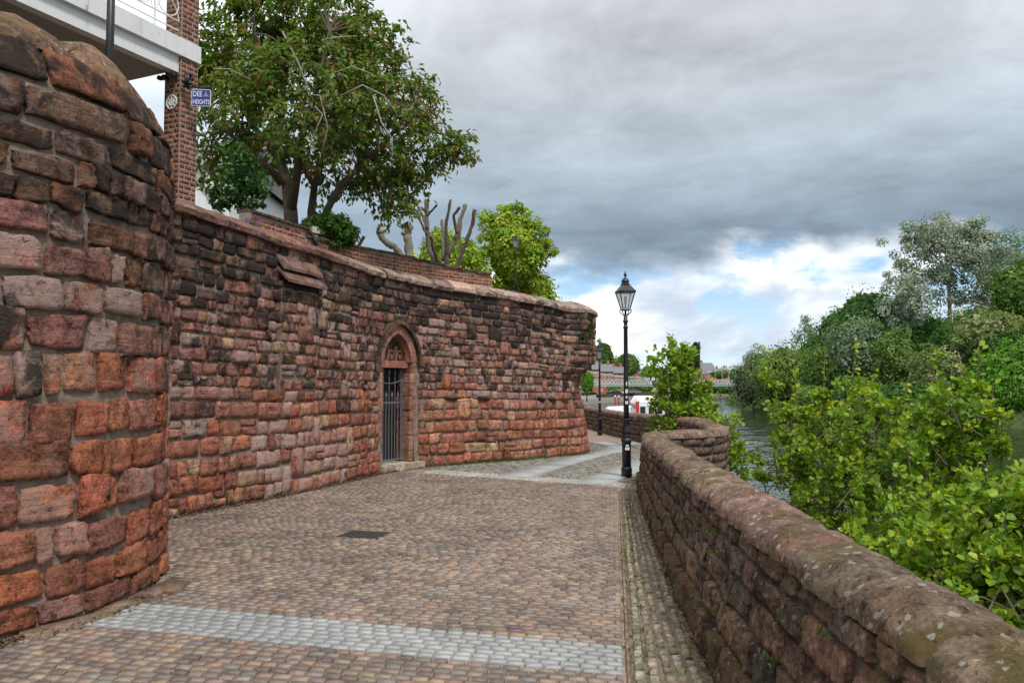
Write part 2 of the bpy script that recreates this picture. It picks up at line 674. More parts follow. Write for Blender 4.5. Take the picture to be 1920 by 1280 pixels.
M['brick'] = stone_mat('brick', 0.0, 0.0, 0.0, 0.2, 0.004, 70)
M['brickmortar'] = plain_mat('brick_mortar', (0.33, 0.29, 0.25), 0.95, 0.2, 14, 0.002)
M['white'] = plain_mat('white_paint', (0.74, 0.76, 0.78), 0.55, 0.05, 3, dirt=((0.45, 0.43, 0.40), 7, 0.64, 0.5))
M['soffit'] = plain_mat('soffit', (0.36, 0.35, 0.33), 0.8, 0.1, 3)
M['bark'] = plain_mat('bark', (0.115, 0.088, 0.062), 0.9, 0.4, 9, 0.03)
M['paletwig'] = plain_mat('pale_twig', (0.30, 0.27, 0.22), 0.85, 0.3, 14, 0.005)
M['greybark'] = plain_mat('grey_bark', (0.27, 0.235, 0.19), 0.9, 0.35, 12, 0.03)
M['leaf'] = leaf_mat('leaf')
M['leaf_far'] = leaf_mat('leaf_far', 0.2, 0.6, 0.15)
M['soil'] = plain_mat('soil', (0.09, 0.075, 0.045), 0.95, 0.4, 3, 0.03)
M['grass'] = plain_mat('grassland', (0.06, 0.085, 0.025), 0.95, 0.35, 0.7, 0.05)
M['quay'] = plain_mat('quay_surface', (0.24, 0.22, 0.20), 0.9, 0.2, 1.0)
M['slate'] = plain_mat('slate_roof', (0.17, 0.17, 0.185), 0.7, 0.2, 2.0)
M['farbrick'] = plain_mat('far_brick', (0.34, 0.135, 0.085), 0.9, 0.2, 1.5)
M['steel'] = plain_mat('bridge_paint', (0.42, 0.47, 0.485), 0.55, 0.1, 1.0)
M['dark'] = plain_mat('dark_wood', (0.03, 0.026, 0.024), 0.6, 0.4, 8, 0.004)
M['red'] = plain_mat('red_paint', (0.50, 0.045, 0.035), 0.5, 0.1, 3)
M['sticker'] = plain_mat('sticker', (0.75, 0.75, 0.73), 0.5, 0.08, 30)
M['blue'] = plain_mat('sign_blue', (0.018, 0.035, 0.25), 0.35, 0.1, 10)
M['window'] = plain_mat('dark_window', (0.03, 0.035, 0.04), 0.12, 0.1, 2, spec=0.8)
M['black'] = plain_mat('tyre_black', (0.02, 0.02, 0.02), 0.7, 0.2, 9)


def streaked_white():
    m, t, b, out = new_mat('stained_white_paint')
    geo = t.n('ShaderNodeNewGeometry')
    v = t.vmath('MULTIPLY', geo.outputs['Position'], (5.0, 5.0, 0.5))
    st = t.step(t.noise(v, 1.6, 6, .65, .3), .50, .72)
    bl = t.step(t.noise(geo.outputs['Position'], 9, 6, .65, .4), .60, .70)
    c = t.mix(t.math('MULTIPLY', st, .38), (0.74, 0.76, 0.77), (0.42, 0.41, 0.37))
    c = t.mix(t.math('MULTIPLY', bl, .35), c, (0.40, 0.36, 0.31))
    t.link(c, b.inputs['Base Color'])
    b.inputs['Roughness'].default_value = .6
    return m


M['stained_white'] = streaked_white()


def glass_mat():
    m, t, b, out = new_mat('lantern_glass')
    tr = t.n('ShaderNodeBsdfTransparent')
    tr.inputs[0].default_value = (0.86, 0.9, 0.9, 1)
    gl = t.n('ShaderNodeBsdfGlossy')
    gl.inputs['Roughness'].default_value = 0.06
    df = t.n('ShaderNodeBsdfDiffuse')
    df.inputs[0].default_value = (0.7, 0.7, 0.66, 1)
    m1 = t.n('ShaderNodeMixShader'); m1.inputs[0].default_value = 0.18
    t.link(tr.outputs[0], m1.inputs[1]); t.link(gl.outputs[0], m1.inputs[2])
    m2 = t.n('ShaderNodeMixShader'); m2.inputs[0].default_value = 0.22
    t.link(m1.outputs[0], m2.inputs[1]); t.link(df.outputs[0], m2.inputs[2])
    t.link(m2.outputs[0], out.inputs[0])
    return m


M['glass'] = glass_mat()


def water_mat():
    m, t, b, out = new_mat('river_water')
    geo = t.n('ShaderNodeNewGeometry')
    pos = geo.outputs['Position']
    b.inputs['Base Color'].default_value = (0.022, 0.026, 0.014, 1)
    b.inputs['Roughness'].default_value = 0.08
    b.inputs['IOR'].default_value = 1.33
    b.inputs['Specular IOR Level'].default_value = 0.5
    v = t.vmath('MULTIPLY', pos, (0.75, 1.3, 1.0))
    n1 = t.vmath('SUBTRACT', t.noise(v, 0.9, 3, 0.6, 0.5, 1), (0.5, 0.5, 0.5))
    n2 = t.vmath('SUBTRACT', t.noise(v, 3.6, 3, 0.6, 0.4, 1), (0.5, 0.5, 0.5))
    sl_ = t.vmath('ADD', t.vmath('MULTIPLY', n1, (0.50, 0.50, 0.0)), t.vmath('MULTIPLY', n2, (0.42, 0.42, 0.0)))
    nn = t.vmath('NORMALIZE', t.vmath('ADD', sl_, (0.0, 0.0, 1.0)))
    t.link(nn, b.inputs['Normal'])
    return m


M['water'] = water_mat()


def col_jit(c, rng, v=0.15, hue=0.06):
    k = 1 + rng.uniform(-v, v)
    return np.clip([c[0] * k * (1 + rng.uniform(-hue, hue)), c[1] * k * (1 + rng.uniform(-hue, hue)), c[2] * k * (1 + rng.uniform(-hue, hue))], 0.005, 0.9)


def rnd_off(rng):
    return (rng.uniform(-50, 50), rng.uniform(-50, 50), rng.uniform(-50, 50))


# ------------------------------------------------------------------ the lines the place is laid out on
wall_pts = [(-5.6, 7.6), (-5.0, 9.2)] + [tuple(G(*q)[:2]) for q in
            ((330, 965), (450, 942), (560, 920), (640, 902), (720, 884), (800, 873), (880, 866), (960, 860), (1020, 853), (1066, 847))]
ex, ey = G(1080, 842)[:2]
wall_pts += [(ex, ey), (ex + 0.15, ey + 0.75), (ex - 0.03, ey + 1.7), (ex - 0.5, ey + 3.2), (ex - 1.3, ey + 7), (ex - 2.0, ey + 14), (ex - 2.5, ey + 26)]
WALL = Curve(wall_pts)
s_corner = WALL.s[np.argmin(np.linalg.norm(WALL.q - np.array([ex, ey]), axis=1))]
s_end = WALL.s_at_px(1066, 2, s_corner)
s_door = WALL.s_at_px(744, 2, s_end)
s_but0, s_but1 = WALL.s_at_px(516, 2, s_end), WALL.s_at_px(584, 2, s_end)
s_vis0 = WALL.s_at_px(330, 1.5, s_door)
_kp = [(s_vis0, 4.02), (WALL.s_at_px(520, 2, s_end), 3.90), (s_door, 3.80), (WALL.s_at_px(900, 2, s_end), 3.70), (WALL.s_at_px(1000, 2, s_end), 3.62), (s_end, 3.52)]


def wall_h(s):
    return float(np.interp(s, [a for a, _ in _kp], [b for _, b in _kp]))


BC, BR = np.array([-5.27, 6.75]), 2.15


def wall_x(y):
    """x of the left edge of the walkway at a given y"""
    x = -1e9
    if abs(y - BC[1]) < BR:
        x = BC[0] + math.sqrt(BR * BR - (y - BC[1]) ** 2)
    k = np.argmin(abs(WALL.q[:, 1] - y))
    return max(x, WALL.q[k, 0]) if y > 7.6 else max(x, -5.6)


_inner = [(3.0, 46.0), (3.45, 39.0), (3.95, 34.0), (4.35, 29.0), (4.5, 24.0), (4.42, 20.0), (4.1, 17.2), (3.75, 15.75), (3.2, 15.0), (2.62, 14.72),
          (2.3, 14.35), (2.2, 13.7), (2.08, 12.8), (1.86, 11.0), (1.54, 8.0), (1.31, 5.6), (1.24, 4.6), (1.20, 3.8), (1.165, 2.7), (1.14, 1.5), (1.12, 0.0), (1.10, -2.0)]
PAR = Curve(_inner)
par_y = PAR.q[:, 1]


def par_h(s):
    y = PAR.pos(s)[1]
    return float(np.interp(y, [-2, 2, 4, 8, 13.5, 16, 24, 34, 46], [0.80, 0.82, 0.86, 0.84, 0.73, 0.74, 0.80, 0.86, 0.86]))


def par_z0(s):
    return ground_z(PAR.pos(s)[1])


def par_batter(s):
    y = PAR.pos(s)[1]
    return float(np.interp(y, [4, 13], [0.17, 0.06]))


# ------------------------------------------------------------------ structure: water, ground, banks
left_bank = [(2.6, -60), (2.9, -10), (3.0, 13), (4.3, 15.6), (5.0, 24), (4.2, 34), (3.2, 46), (1.0, 70), (2.0, 110), (9, 150), (17, 178), (30, 205), (44, 231), (62, 270), (85, 320), (125, 400), (190, 520)]
right_bank = [(75, -60), (70, 0), (62, 50), (53, 88), (48, 120), (45, 145), (46, 165), (52, 190), (62, 214), (84, 255), (112, 310), (152, 390), (220, 510)]
LB, RB = Curve(left_bank, 4.0), Curve(right_bank, 4.0)


def ribbon(name, A, B, za, zb, mat, n=120):
    V, Fc = [], []
    for i in range(n + 1):
        a, b_ = A.pos(A.L * i / n), B.pos(B.L * i / n)
        V += [(*a, za), (*b_, zb)]
    for i in range(n):
        Fc.append((2 * i, 2 * i + 1, 2 * i + 3, 2 * i + 2))
    return mesh_obj(name, V, Fc, mat, kind='structure')


WZ = -3.2
V, Fc = [], []
for i in range(141):
    a, b_ = LB.pos(LB.L * i / 140), RB.pos(RB.L * i / 140)
    a = a + (a - b_) / np.linalg.norm(a - b_) * 0.6
    b_ = b_ + (b_ - a) / np.linalg.norm(a - b_) * 4.0
    V += [(*a, WZ), (*b_, WZ)]
for i in range(140):
    Fc.append((2 * i, 2 * i + 1, 2 * i + 3, 2 * i + 2))
mesh_obj('river', V, Fc, M['water'], kind='structure')

a_ = np.linspace(0, 2 * math.pi, 65)[:-1]
V = [(0, 0, -4.6)] + [(4500 * math.cos(q), 4500 * math.sin(q), -4.6) for q in a_]
mesh_obj('ground', V, [(0, 1 + i, 1 + (i + 1) % 64) for i in range(64)], M['grass'], kind='structure')


def bank(name, C, side, prof, mat, n=110):
    V, Fc = [], []
    m = len(prof)
    for i in range(n + 1):
        s = C.L * i / n
        p, nn = C.pos(s), C.nrm(s) * side
        # wide offsets lean on the overall direction so that the bends do not cross
        for d, z in prof:
            k = min(1, d / 60.0)
            dirv = nn * (1 - k) + np.array([side * 0.93, -side * 0.37]) * k
            dirv /= np.linalg.norm(dirv)
            V.append((*(p + dirv * d), z + (0.4 * math.sin(s * 0.21 + d * 0.3) if 2 < d < 200 else 0)))
    for i in range(n):
        for j in range(m - 1):
            a = i * m + j
            Fc.append((a, a + 1, a + m + 1, a + m) if side < 0 else (a, a + m, a + m + 1, a + 1))
    return mesh_obj(name, V, Fc, mat, smooth=True, kind='structure')


BANK_PROF = [(-0.6, -3.9), (0.5, -2.9), (3, -2.1), (9, 0.2), (20, 5.0), (40, 9.0), (80, 10.0), (260, 9.0), (900, 4.0)]
bank('riverbank', RB, 1, BANK_PROF, M['grass'])
LQ = Curve(left_bank[6:], 4.0)
bank('quay', LQ, -1, [(0.0, -4.2), (0.02, -2.0), (2.0, -1.95), (9, -1.95), (25, -1.6), (60, 0.0), (200, 2.0), (800, 3.0)], M['quay'])


def bank_z(p):
    k = np.argmin(np.linalg.norm(RB.q - np.asarray(p)[:2], axis=1))
    d = np.linalg.norm(RB.q[k] - np.asarray(p)[:2])
    return float(np.interp(d, [a for a, _ in BANK_PROF], [b for _, b in BANK_PROF]))


# walkway bed under all the paving
ys = np.concatenate([np.arange(-3, 34, 0.4), [36, 40, 46]])
V, Fc = [], []


def par_x(y):
    k = np.where(np.abs(par_y - y) < 0.25)[0]
    return PAR.q[k, 0].max() if len(k) else np.interp(y, par_y[::-1], PAR.q[::-1, 0])


for y in ys:
    xl, xr = wall_x(y) - 0.25, par_x(y) + 0.22
    for k in range(5):
        V.append((xl + (xr - xl) * k / 4, y, ground_z(y) - 0.016))
for i in range(len(ys) - 1):
    for k in range(4):
        a = i * 5 + k
        Fc.append((a, a + 1, a + 6, a + 5))
path = mesh_obj('path', V, Fc, M['joint'], kind='structure')

# garden terrace held up by the old wall, and the higher ground behind
tp = [tuple(WALL.pos(s) - 0.45 * WALL.nrm(s)) for s in np.linspace(1.0, s_end + 3.0, 40)]
tp += [tuple(WALL.pos(s) - 0.3 * WALL.nrm(s)) for s in np.linspace(s_end + 4, WALL.L, 10)]
tp += [(-60, 47), (-60, -10), (-7.4, -10), (-7.2, 6.5)]
mesh_obj('garden_terrace', [(x, y, 3.45) for x, y in tp], [tuple(range(len(tp)))], M['soil'], kind='structure')
V = [(-70, 30, 3.3), (-1.5, 30, 3.3), (-70, 40, 5.0), (-3.0, 40, 5.0), (-80, 120, 6.5), (-30, 120, 6.5)]
mesh_obj('hillside', V, [(0, 1, 3, 2), (2, 3, 5, 4)], M['grass'], kind='structure')

# ------------------------------------------------------------------ bastion
bast = thing('bastion', 'massive rounded red sandstone bastion bulging onto the near end of the path', 'bastion', (BC[0], BC[1], 0))


def bmap(s, z, d):
    a = s / BR
    r = BR + d + 0.02 * max(0, 1 - z / 0.5)
    if z > 3.75:
        r -= 0.55 * (z - 3.75) ** 1.5
    return np.array([BC[0] + r * math.cos(a), BC[1] + r * math.sin(a), z])


rng = random.Random(21)
courses = [0.0]
for h in (0.19, 0.25, 0.29, 0.31, 0.28, 0.32, 0.33, 0.30, 0.25, 0.27, 0.24, 0.19, 0.21, 0.19, 0.30, 0.34):
    courses.append(courses[-1] + h)
pieces = []
A0, A1 = math.radians(-95), math.radians(110)


def bast_col(z, rng):
    z = z + rng.uniform(-.35, .35)
    t_ = rng.random()
    if z < 1.75:
        c = (0.34, 0.118, 0.068) if t_ < 0.45 else (0.275, 0.115, 0.085) if t_ < 0.75 else (0.37, 0.155, 0.09) if t_ < .9 else (0.22, 0.085, 0.058)
        eff, so = (rng.choice([0.0, 0.1, 0.3, 0.7]), 0.12)
    elif z < 2.75:
        c = (0.285, 0.115, 0.08) if t_ < 0.6 else (0.235, 0.112, 0.092)
        eff, so = (rng.choice([0.2, 0.5, 0.8, 1.0]), rng.choice([0.1, 0.2, 0.45]))
    else:
        c = (0.15, 0.08, 0.052) if t_ < 0.5 else (0.115, 0.07, 0.05) if t_ < 0.8 else (0.19, 0.09, 0.05)
        eff, so = (rng.choice([0.0, 0.1, 0.5]), rng.choice([0.25, 0.4, 0.6]))
    return np.append(col_jit(np.array(c) * 1.12, rng, 0.18, 0.08), eff), so


for ci in range(len(courses) - 1):
    z0, z1 = courses[ci], courses[ci + 1]
    s = A0 * BR - rng.uniform(0, 0.3)
    ph = rng.uniform(0, 6)
    slope = rng.uniform(-0.012, 0.012)
    while s < A1 * BR:
        wd = rng.choice([0.15, 0.24, 0.3, 0.36, 0.42, 0.52]) * rng.uniform(0.85, 1.15)
        if ci >= 14:
            wd *= 1.6
        g = rng.uniform(0.012, 0.026)
        zz = slope * s * 0.3 + 0.012 * math.sin(s * 2.3 + ph) + rng.uniform(-.012, .012)
        split = rng.random() < 0.05 and 0.2 < wd < 0.4 and z1 - z0 > .29
        for (a, b_) in ((z0, z1),) if not split else ((z0, (z0 + z1) / 2), ((z0 + z1) / 2, z1)):
            c, so = bast_col((a + b_) / 2, rng)
            Vv, Ff = pillow(bmap, s + g / 2, s + wd - g / 2, a + zz + g / 2, b_ + zz - g / 2 + rng.uniform(-.01, .01), rng.choice([0.016, 0.024, 0.034, 0.048]), rng, 11, 9, 0.008, 0.045, 0.013, 0.026, 0.05, 0.010, 13.0)
            pieces.append((Vv, Ff, c, rnd_off(rng), so))
        s += wd
emit(bast, 'stone', pieces, M['bastion'], 300)
# mortar body
b = MB()
zs = np.linspace(-0.2, courses[-1] - 0.02, 22)
th = np.linspace(A0 - 0.35, A1 + 0.2, 70)
V, Fc = [], []
for z in zs:
    for a in th:
        V.append(bmap(a * BR, z, -0.012 + 0.008 * PN(Vector((a * 12, z * 6, 3)))))
for i in range(len(zs) - 1):
    for j in range(len(th) - 1):
        k = i * len(th) + j
        Fc.append((k, k + 1, k + len(th) + 1, k + len(th)))
top0 = (len(zs) - 1) * len(th)
V.append(np.array([BC[0], BC[1], courses[-1]]))
for j in range(len(th) - 1):
    Fc.append((top0 + j, top0 + j + 1, len(V) - 1))
mesh_obj('mortar', V, Fc, M['mortar'], bast, smooth=True)
# saddleback coping stones standing on the rim
pieces = []
s = A0 * BR
k = 0
while s < A1 * BR:
    wd = rng.uniform(0.75, 1.15)
    n = 5
    V, Fc = [], []
    zt = courses[-1]
    prof = [(-0.10, zt - 0.05), (-0.12, zt + 0.06), (-0.24, zt + 0.20), (-0.42, zt + 0.34), (-0.60, zt + 0.36), (-0.74, zt + 0.16), (-0.80, zt - 0.05)]
    top = rng.uniform(0.8, 1.1)
    for i in range(n):
        u = i / (n - 1)
        kz = (1.0 if i == 2 else 0.9 if i in (1, 3) else 0.3) * top
        ss = s + 0.02 + (wd - 0.04) * u
        for d, z in prof:
            r = BR + d - 0.05
            zz = zt - 0.05 + (z - zt + 0.05) * kz + rng.uniform(-.012, .012)
            a = ss / BR
            V.append((BC[0] + (r + rng.uniform(-.012, .012)) * math.cos(a), BC[1] + r * math.sin(a), zz))
    m = len(prof)
    for i in range(n - 1):
        for j in range(m - 1):
            a = i * m + j
            Fc.append((a, a + m, a + m + 1, a + 1))
    Fc.append(tuple(range(m)))
    Fc.append(tuple((n - 1) * m + j for j in range(m - 1, -1, -1)))
    pieces.append((np.array(V), Fc, np.append(col_jit((0.185, 0.115, 0.07), rng, .2), 0.1), rnd_off(rng), 0.2))
    s += wd
emit(bast, 'coping_stone', pieces, M['wallcope'], 300, smooth=True)
# broken footing slabs at the foot of the bastion
pieces = []
for (px, py, w_, h_) in ((330, 1100, .5, .3), (290, 1112, .42, .26), (225, 1140, .6, .22), (120, 1172, .7, .2)):
    g = G(px, py)
    ang = math.atan2(g[1] - BC[1], g[0] - BC[0])

    def fm(s_, z_, d_, g=g, ang=ang):
        t_ = np.array([-math.sin(ang), math.cos(ang)])
        n_ = np.array([math.cos(ang), math.sin(ang)])
        q = g[:2] + t_ * s_ + n_ * (-z_)
        return np.array([q[0], q[1], d_])
    Vv, Ff = pillow(fm, -w_ / 2, w_ / 2, -h_ / 2, h_ / 2, 0.035, rng, 6, 5, 0.03, 0.05, 0.008, 0.05)
    Ff = [f[::-1] for f in Ff]
    pieces.append((Vv, Ff, np.append(col_jit((0.17, 0.125, 0.095), rng, .15), 0.1), rnd_off(rng), 0.1))
emit(bast, 'footing_slab', pieces, M['cobble'], 300)

# ------------------------------------------------------------------ the long curved wall
wall = thing('stone_wall', 'tall curving retaining wall of weathered red sandstone blocks with a pale coping', 'wall', (*WALL.pos(s_door), 0))


def wall_off(s, z):
    """how far the face stands out: batter, buttress, the thicker foot and the corbelled turret at the end"""
    d = 0.0
    if s_but0 < s < s_but1 and z < 3.32:
        d += 0.11 * min(1, max(0, (z - 0.9) / 1.0))
    if s > s_door + 0.75:
        d += 0.055 if z < 1.42 else 0.0
    d += 0.05 * max(0.0, 1 - z / 1.2)
    e = min(1, max(0, (s - s_end + 0.15) / 0.3))
    if z > 2.48:
        d += 0.42 * e
    elif z > 2.28:
        d += 0.29 * e
    elif z > 2.1:
        d += 0.15 * e
    d += 0.16 * e * max(0, 1 - z / 1.6)
    return d


def wmap(s, z, d):
    p, n = WALL.pos(s), WALL.nrm(s)
    zz = z * wall_h(s) / 3.9
    q = p + n * (d + wall_off(s, z))
    return np.array([q[0], q[1], ground_z(p[1]) * max(0, 1 - z / 2.0) + zz])


DOOR_HW, DOOR_SPR = 0.43, 2.15
_ac, _ar = 0.17, 0.60


def in_door(s, z, grow=0.2):
    x = abs(s - s_door)
    if z < DOOR_SPR:
        return x < DOOR_HW + grow
    return math.hypot(x + _ac, z - DOOR_SPR) < _ar + grow


rng = random.Random(5)
zl, k = [0.0], 0
while zl[-1] < 3.88:
    z = zl[-1]
    h = rng.uniform(0.19, 0.26) if z < 1.5 else rng.uniform(0.14, 0.20) if z < 2.9 else rng.uniform(0.15, 0.23)
    zl.append(z + h)
zl = np.array(zl) * 3.9 / zl[-1]


def wall_col(s, z, rng):
    t_ = rng.random()
    so, eff = 0.1, 0.1
    z = z + rng.uniform(-.3, .3) + 0.2 * math.sin(s * 2.2)
    wav = 0.2 * math.sin(s * 1.3) + 0.12 * math.sin(s * 3.1 + 1)
    if z > 3.08 + wav * 0.6:
        c = (0.13, 0.083, 0.064) if t_ < 0.55 else (0.175, 0.10, 0.074) if t_ < 0.85 else (0.09, 0.066, 0.054)
        so, eff = rng.choice([0.3, 0.55, 0.75]), rng.choice([0, 0, .15])
    elif z > 1.45 + wav:
        c = (0.255, 0.122, 0.098) if t_ < 0.5 else (0.185, 0.093, 0.074) if t_ < 0.75 else (0.30, 0.14, 0.095) if t_ < .9 else (0.30, 0.19, 0.155)
        so, eff = rng.choice([0.05, 0.2, 0.3, 0.55]), rng.choice([0.1, 0.3, 0.5, 0.9])
    else:
        c = (0.335, 0.125, 0.078) if t_ < 0.45 else (0.27, 0.115, 0.082) if t_ < 0.75 else (0.36, 0.175, 0.11) if t_ < .9 else (0.21, 0.085, 0.06)
        so, eff = rng.choice([0.0, 0.1, 0.2]), rng.choice([0, 0.1, 0.3])
        if s_but0 - 0.5 < s < s_but1 + 1.3 and z < 1.25 and rng.random() < 0.75:
            eff = rng.uniform(0.7, 1.15)
    if rng.random() < (0.05 if z < 1.9 else 0.02):
        c, eff, so = (0.34, 0.215, 0.14), 0.2, 0.1
    return np.append(col_jit(np.array(c) * 1.14, rng, 0.16, 0.07), eff), so


pieces = []
s_stop = s_end + 2.6
jump = []
for ci in range(len(zl) - 1):
    z0, z1 = zl[ci], zl[ci + 1]
    s = 0.8 + rng.uniform(0, 0.2)
    ph = rng.uniform(0, 6)
    skip, jump = sorted(jump), []
    while s < s_stop:
        base = 0.30 if z0 < 1.5 else 0.215 if z0 < 2.9 else 0.25
        wd = base * rng.choice([0.55, 0.75, 1.0, 1.25, 1.7]) * rng.uniform(0.85, 1.15)
        while skip and skip[0][1] <= s + 0.02:
            skip.pop(0)
        if skip and s + wd > skip[0][0] - 0.07:
            wd = skip[0][0] - s
            if wd < 0.06:
                s = skip[0][1]
                continue
        sc, zm = s + wd / 2, (z0 + z1) / 2
        a0, a1 = s, s + wd
        s += wd
        if in_door(sc, zm, 0.24) or in_door(a0 + .04, zm, 0.2) or in_door(a1 - .04, zm, 0.2):
            # cut the block at the side of the doorway instead of dropping it
            lim = DOOR_HW + 0.21 if zm < DOOR_SPR else max(0.0, math.sqrt(max(0, (_ar + 0.28) ** 2 - (z0 - DOOR_SPR) ** 2)) - _ac)
            if sc < s_door:
                a1 = min(a1, s_door - lim)
            else:
                a0 = max(a0, s_door + lim)
            if a1 - a0 < 0.06:
                continue
        wz = 0.018 * math.sin(a0 * 1.7 + ph) + rng.uniform(-.008, .008)
        g = rng.uniform(0.006, 0.015)
        near_door = abs(sc - s_door) < 1.2
        tall = rng.random() < 0.07 and ci < len(zl) - 3 and not near_door and 0.18 < wd < 0.4
        split = not tall and rng.random() < 0.08 and 0.16 < wd < 0.34
        z1b = z1
        if tall:
            z1b = z1 + (zl[ci + 2] - z1)
            jump.append((a0, a1))
        for (q0, q1) in ((z0, z1b),) if not split else ((z0, zm), (zm, z1)):
            c, so = wall_col((a0 + a1) / 2, (q0 + q1) / 2, rng)
            pr = rng.choice([0.012, 0.018, 0.026, 0.038])
            if rng.random() < 0.05:
                pr += 0.03
            Vv, Ff = pillow(wmap, a0 + g / 2, a1 - g / 2, q0 + wz + g / 2, q1 + wz - g / 2 + rng.uniform(-.012, .006), pr, rng, 7, 6, 0.007, 0.04, 0.011, 0.016, 0.05, 0.005, 18.0)
            vis = 1.0 if s_vis0 - 0.3 < sc < s_end + 0.6 else 0.01
            pieces.append((Vv, Ff, c, rnd_off(rng), so, vis))
# projecting ledge stones along the right-hand part
for px, w_ in ((845, .34), (905, .36), (1012, .3), (1033, .34), (1056, .34)):
    sc = WALL.s_at_px(px, 2, s_end)
    Vv, Ff = pillow(wmap, sc - w_ / 2, sc + w_ / 2, 1.42, 1.53, 0.16, rng, 6, 5, 0.03, 0.05, 0.012, 0.012, 0.5)
    pieces.append((Vv, Ff, np.append(col_jit((0.13, 0.075, 0.06), rng), 0.1), rnd_off(rng), 0.4, 2.0))
emit(wall, 'stone', pieces, M['wall'], 300)
# mortar bed of the wall with the doorway left open
ss = sorted(set(list(np.arange(0.8, s_stop, 0.22)) + list(np.arange(s_door - .8, s_door + .8, 0.06))) | {s_but0 - .001, s_but0 + .001, s_but1 - .001, s_but1 + .001})
zz_ = sorted(set(list(np.linspace(-0.05, 3.9, 22)) + [2.099, 2.101, 2.279, 2.281, 2.479, 2.481, 1.419, 1.421, 3.319, 3.321]))
V, Fc = [], []
for s in ss:
    for z in zz_:
        V.append(wmap(s, z, -0.009 + 0.006 * PN(Vector((s * 6, z * 6, 1)))))
m = len(zz_)
for i in range(len(ss) - 1):
    for j in range(m - 1):
        sm, zm = (ss[i] + ss[i + 1]) / 2, (zz_[j] + zz_[j + 1]) / 2
        if in_door(sm, zm, 0.10):
            continue
        a = i * m + j
        Fc.append((a, a + m, a + m + 1, a + 1))
mesh_obj('mortar', V, Fc, M['mortar'], wall)
# plain run of the wall beyond the corner, back face and top
V, Fc = [], []
sq = np.concatenate([np.linspace(0.8, s_stop, 60), np.linspace(s_stop + .5, WALL.L, 25)])
for s in sq:
    p, n = WALL.pos(s), WALL.nrm(s)
    h = wall_h(s)
    gz = ground_z(p[1])
    f0 = -0.5 if s < s_stop - .1 else -0.02
    for d, z in ((f0, gz - 0.3), (f0, h - 0.02), (-0.75, h - 0.02), (-0.75, gz - 0.3)):
        q = p + n * d
        V.append((q[0], q[1], z))
for i in range(len(sq) - 1):
    for j in range(3):
        a = i * 4 + j
        Fc.append((a, a + 4, a + 5, a + 1))
mesh_obj('rubble_core', V, Fc, M['mortar_dark'], wall)
# coping
pieces = []
s = 0.8
while s < s_end + 2.4:
    wd = rng.uniform(0.42, 0.85)
    e = min(1, max(0, (s + wd / 2 - s_end + 0.15) / 0.3))
    pale = s > s_but1 + 0.5
    n = 4
    prof = [(0.0, -0.03), (0.085, -0.02), (0.10, 0.05), (0.02, 0.12), (-0.14, 0.205), (-0.32, 0.265), (-0.5, 0.26), (-0.55, 0.0)]
    V, Fc = [], []
    dz = rng.uniform(-0.012, 0.018)
    for i in range(n):
        sx = s + 0.006 + (wd - 0.012) * i / (n - 1)
        p, nn = WALL.pos(sx), WALL.nrm(sx)
        ee = min(1, max(0, (sx - s_end + 0.15) / 0.3)) * 0.42
        for d, z in prof:
            q = p + nn * (d + ee * (1 if d > -0.4 else 0) + rng.uniform(-.012, .012))
            V.append((q[0], q[1], wall_h(sx) + z + dz + rng.uniform(-.01, .01)))
    m = len(prof)
    for i in range(n - 1):
        for j in range(m - 1):
            a = i * m + j
            Fc.append((a, a + m, a + m + 1, a + 1))
    Fc.append(tuple(range(m)))
    Fc.append(tuple((n - 1) * m + j for j in range(m - 1, -1, -1)))
    if pale:
        c = np.append(col_jit((0.40, 0.285, 0.23), rng, .22), 0.6)
        so = rng.choice([0.05, 0.2, 0.35])
    else:
        c = np.append(col_jit((0.21, 0.115, 0.09), rng, .2), 0.25)
        so = rng.choice([0.1, 0.25])
    pieces.append((np.array(V), Fc, c, rnd_off(rng), so, 3.0))
    s += wd
emit(wall, 'coping_stone', pieces, M['wallcope'], 300, smooth=False)
# two sloping weathering slabs on the buttress
for (z0, d0, z1, d1) in ((3.34, 0.27, 3.56, 0.02), (3.55, 0.17, 3.78, -0.02)):
    V = []
    for sx in (s_but0 - 0.04, (s_but0 + s_but1) / 2, s_but1 + 0.05):
        p, nn = WALL.pos(sx), WALL.nrm(sx)
        k = wall_h(sx) / 3.9
        for d, z in ((d0, z0 - 0.05), (d0, z0), (d1, z1), (d1, z1 - 0.05)):
            q = p + nn * d
            V.append((q[0], q[1], z * k))
    Fc = []
    for i in range(2):
        for j in range(4):
            a, c_ = i * 4 + j, i * 4 + (j + 1) % 4
            Fc.append((a, a + 4, c_ + 4, c_))
    Fc += [(0, 1, 2, 3), (11, 10, 9, 8)]
    bb = MB().add(V, Fc, col=(0.17, 0.105, 0.09, 0.2), off=rnd_off(rng), soot=0.2)
    bb.build('weathering_slab', M['ashlar'], wall)

# ------------------------------------------------------------------ pointed doorway with iron gate
dp, dt, dn = WALL.pos(s_door), WALL.tan(s_door, 0.5), WALL.nrm(s_door)
dt = dt / np.linalg.norm(dt)
dn = np.array([dt[1], -dt[0]])
D0 = np.array([dp[0], dp[1], 0.0])
AX, AY, AZ = np.array([dt[0], dt[1], 0]), np.array([dn[0], dn[1], 0]), np.array([0, 0, 1.0])
door = thing('doorway', 'narrow pointed arch doorway with carved tympanum and black iron gate in the wall', 'doorway', D0)


def dmap(x, z, d):
    return D0 + AX * x + AY * d + AZ * z


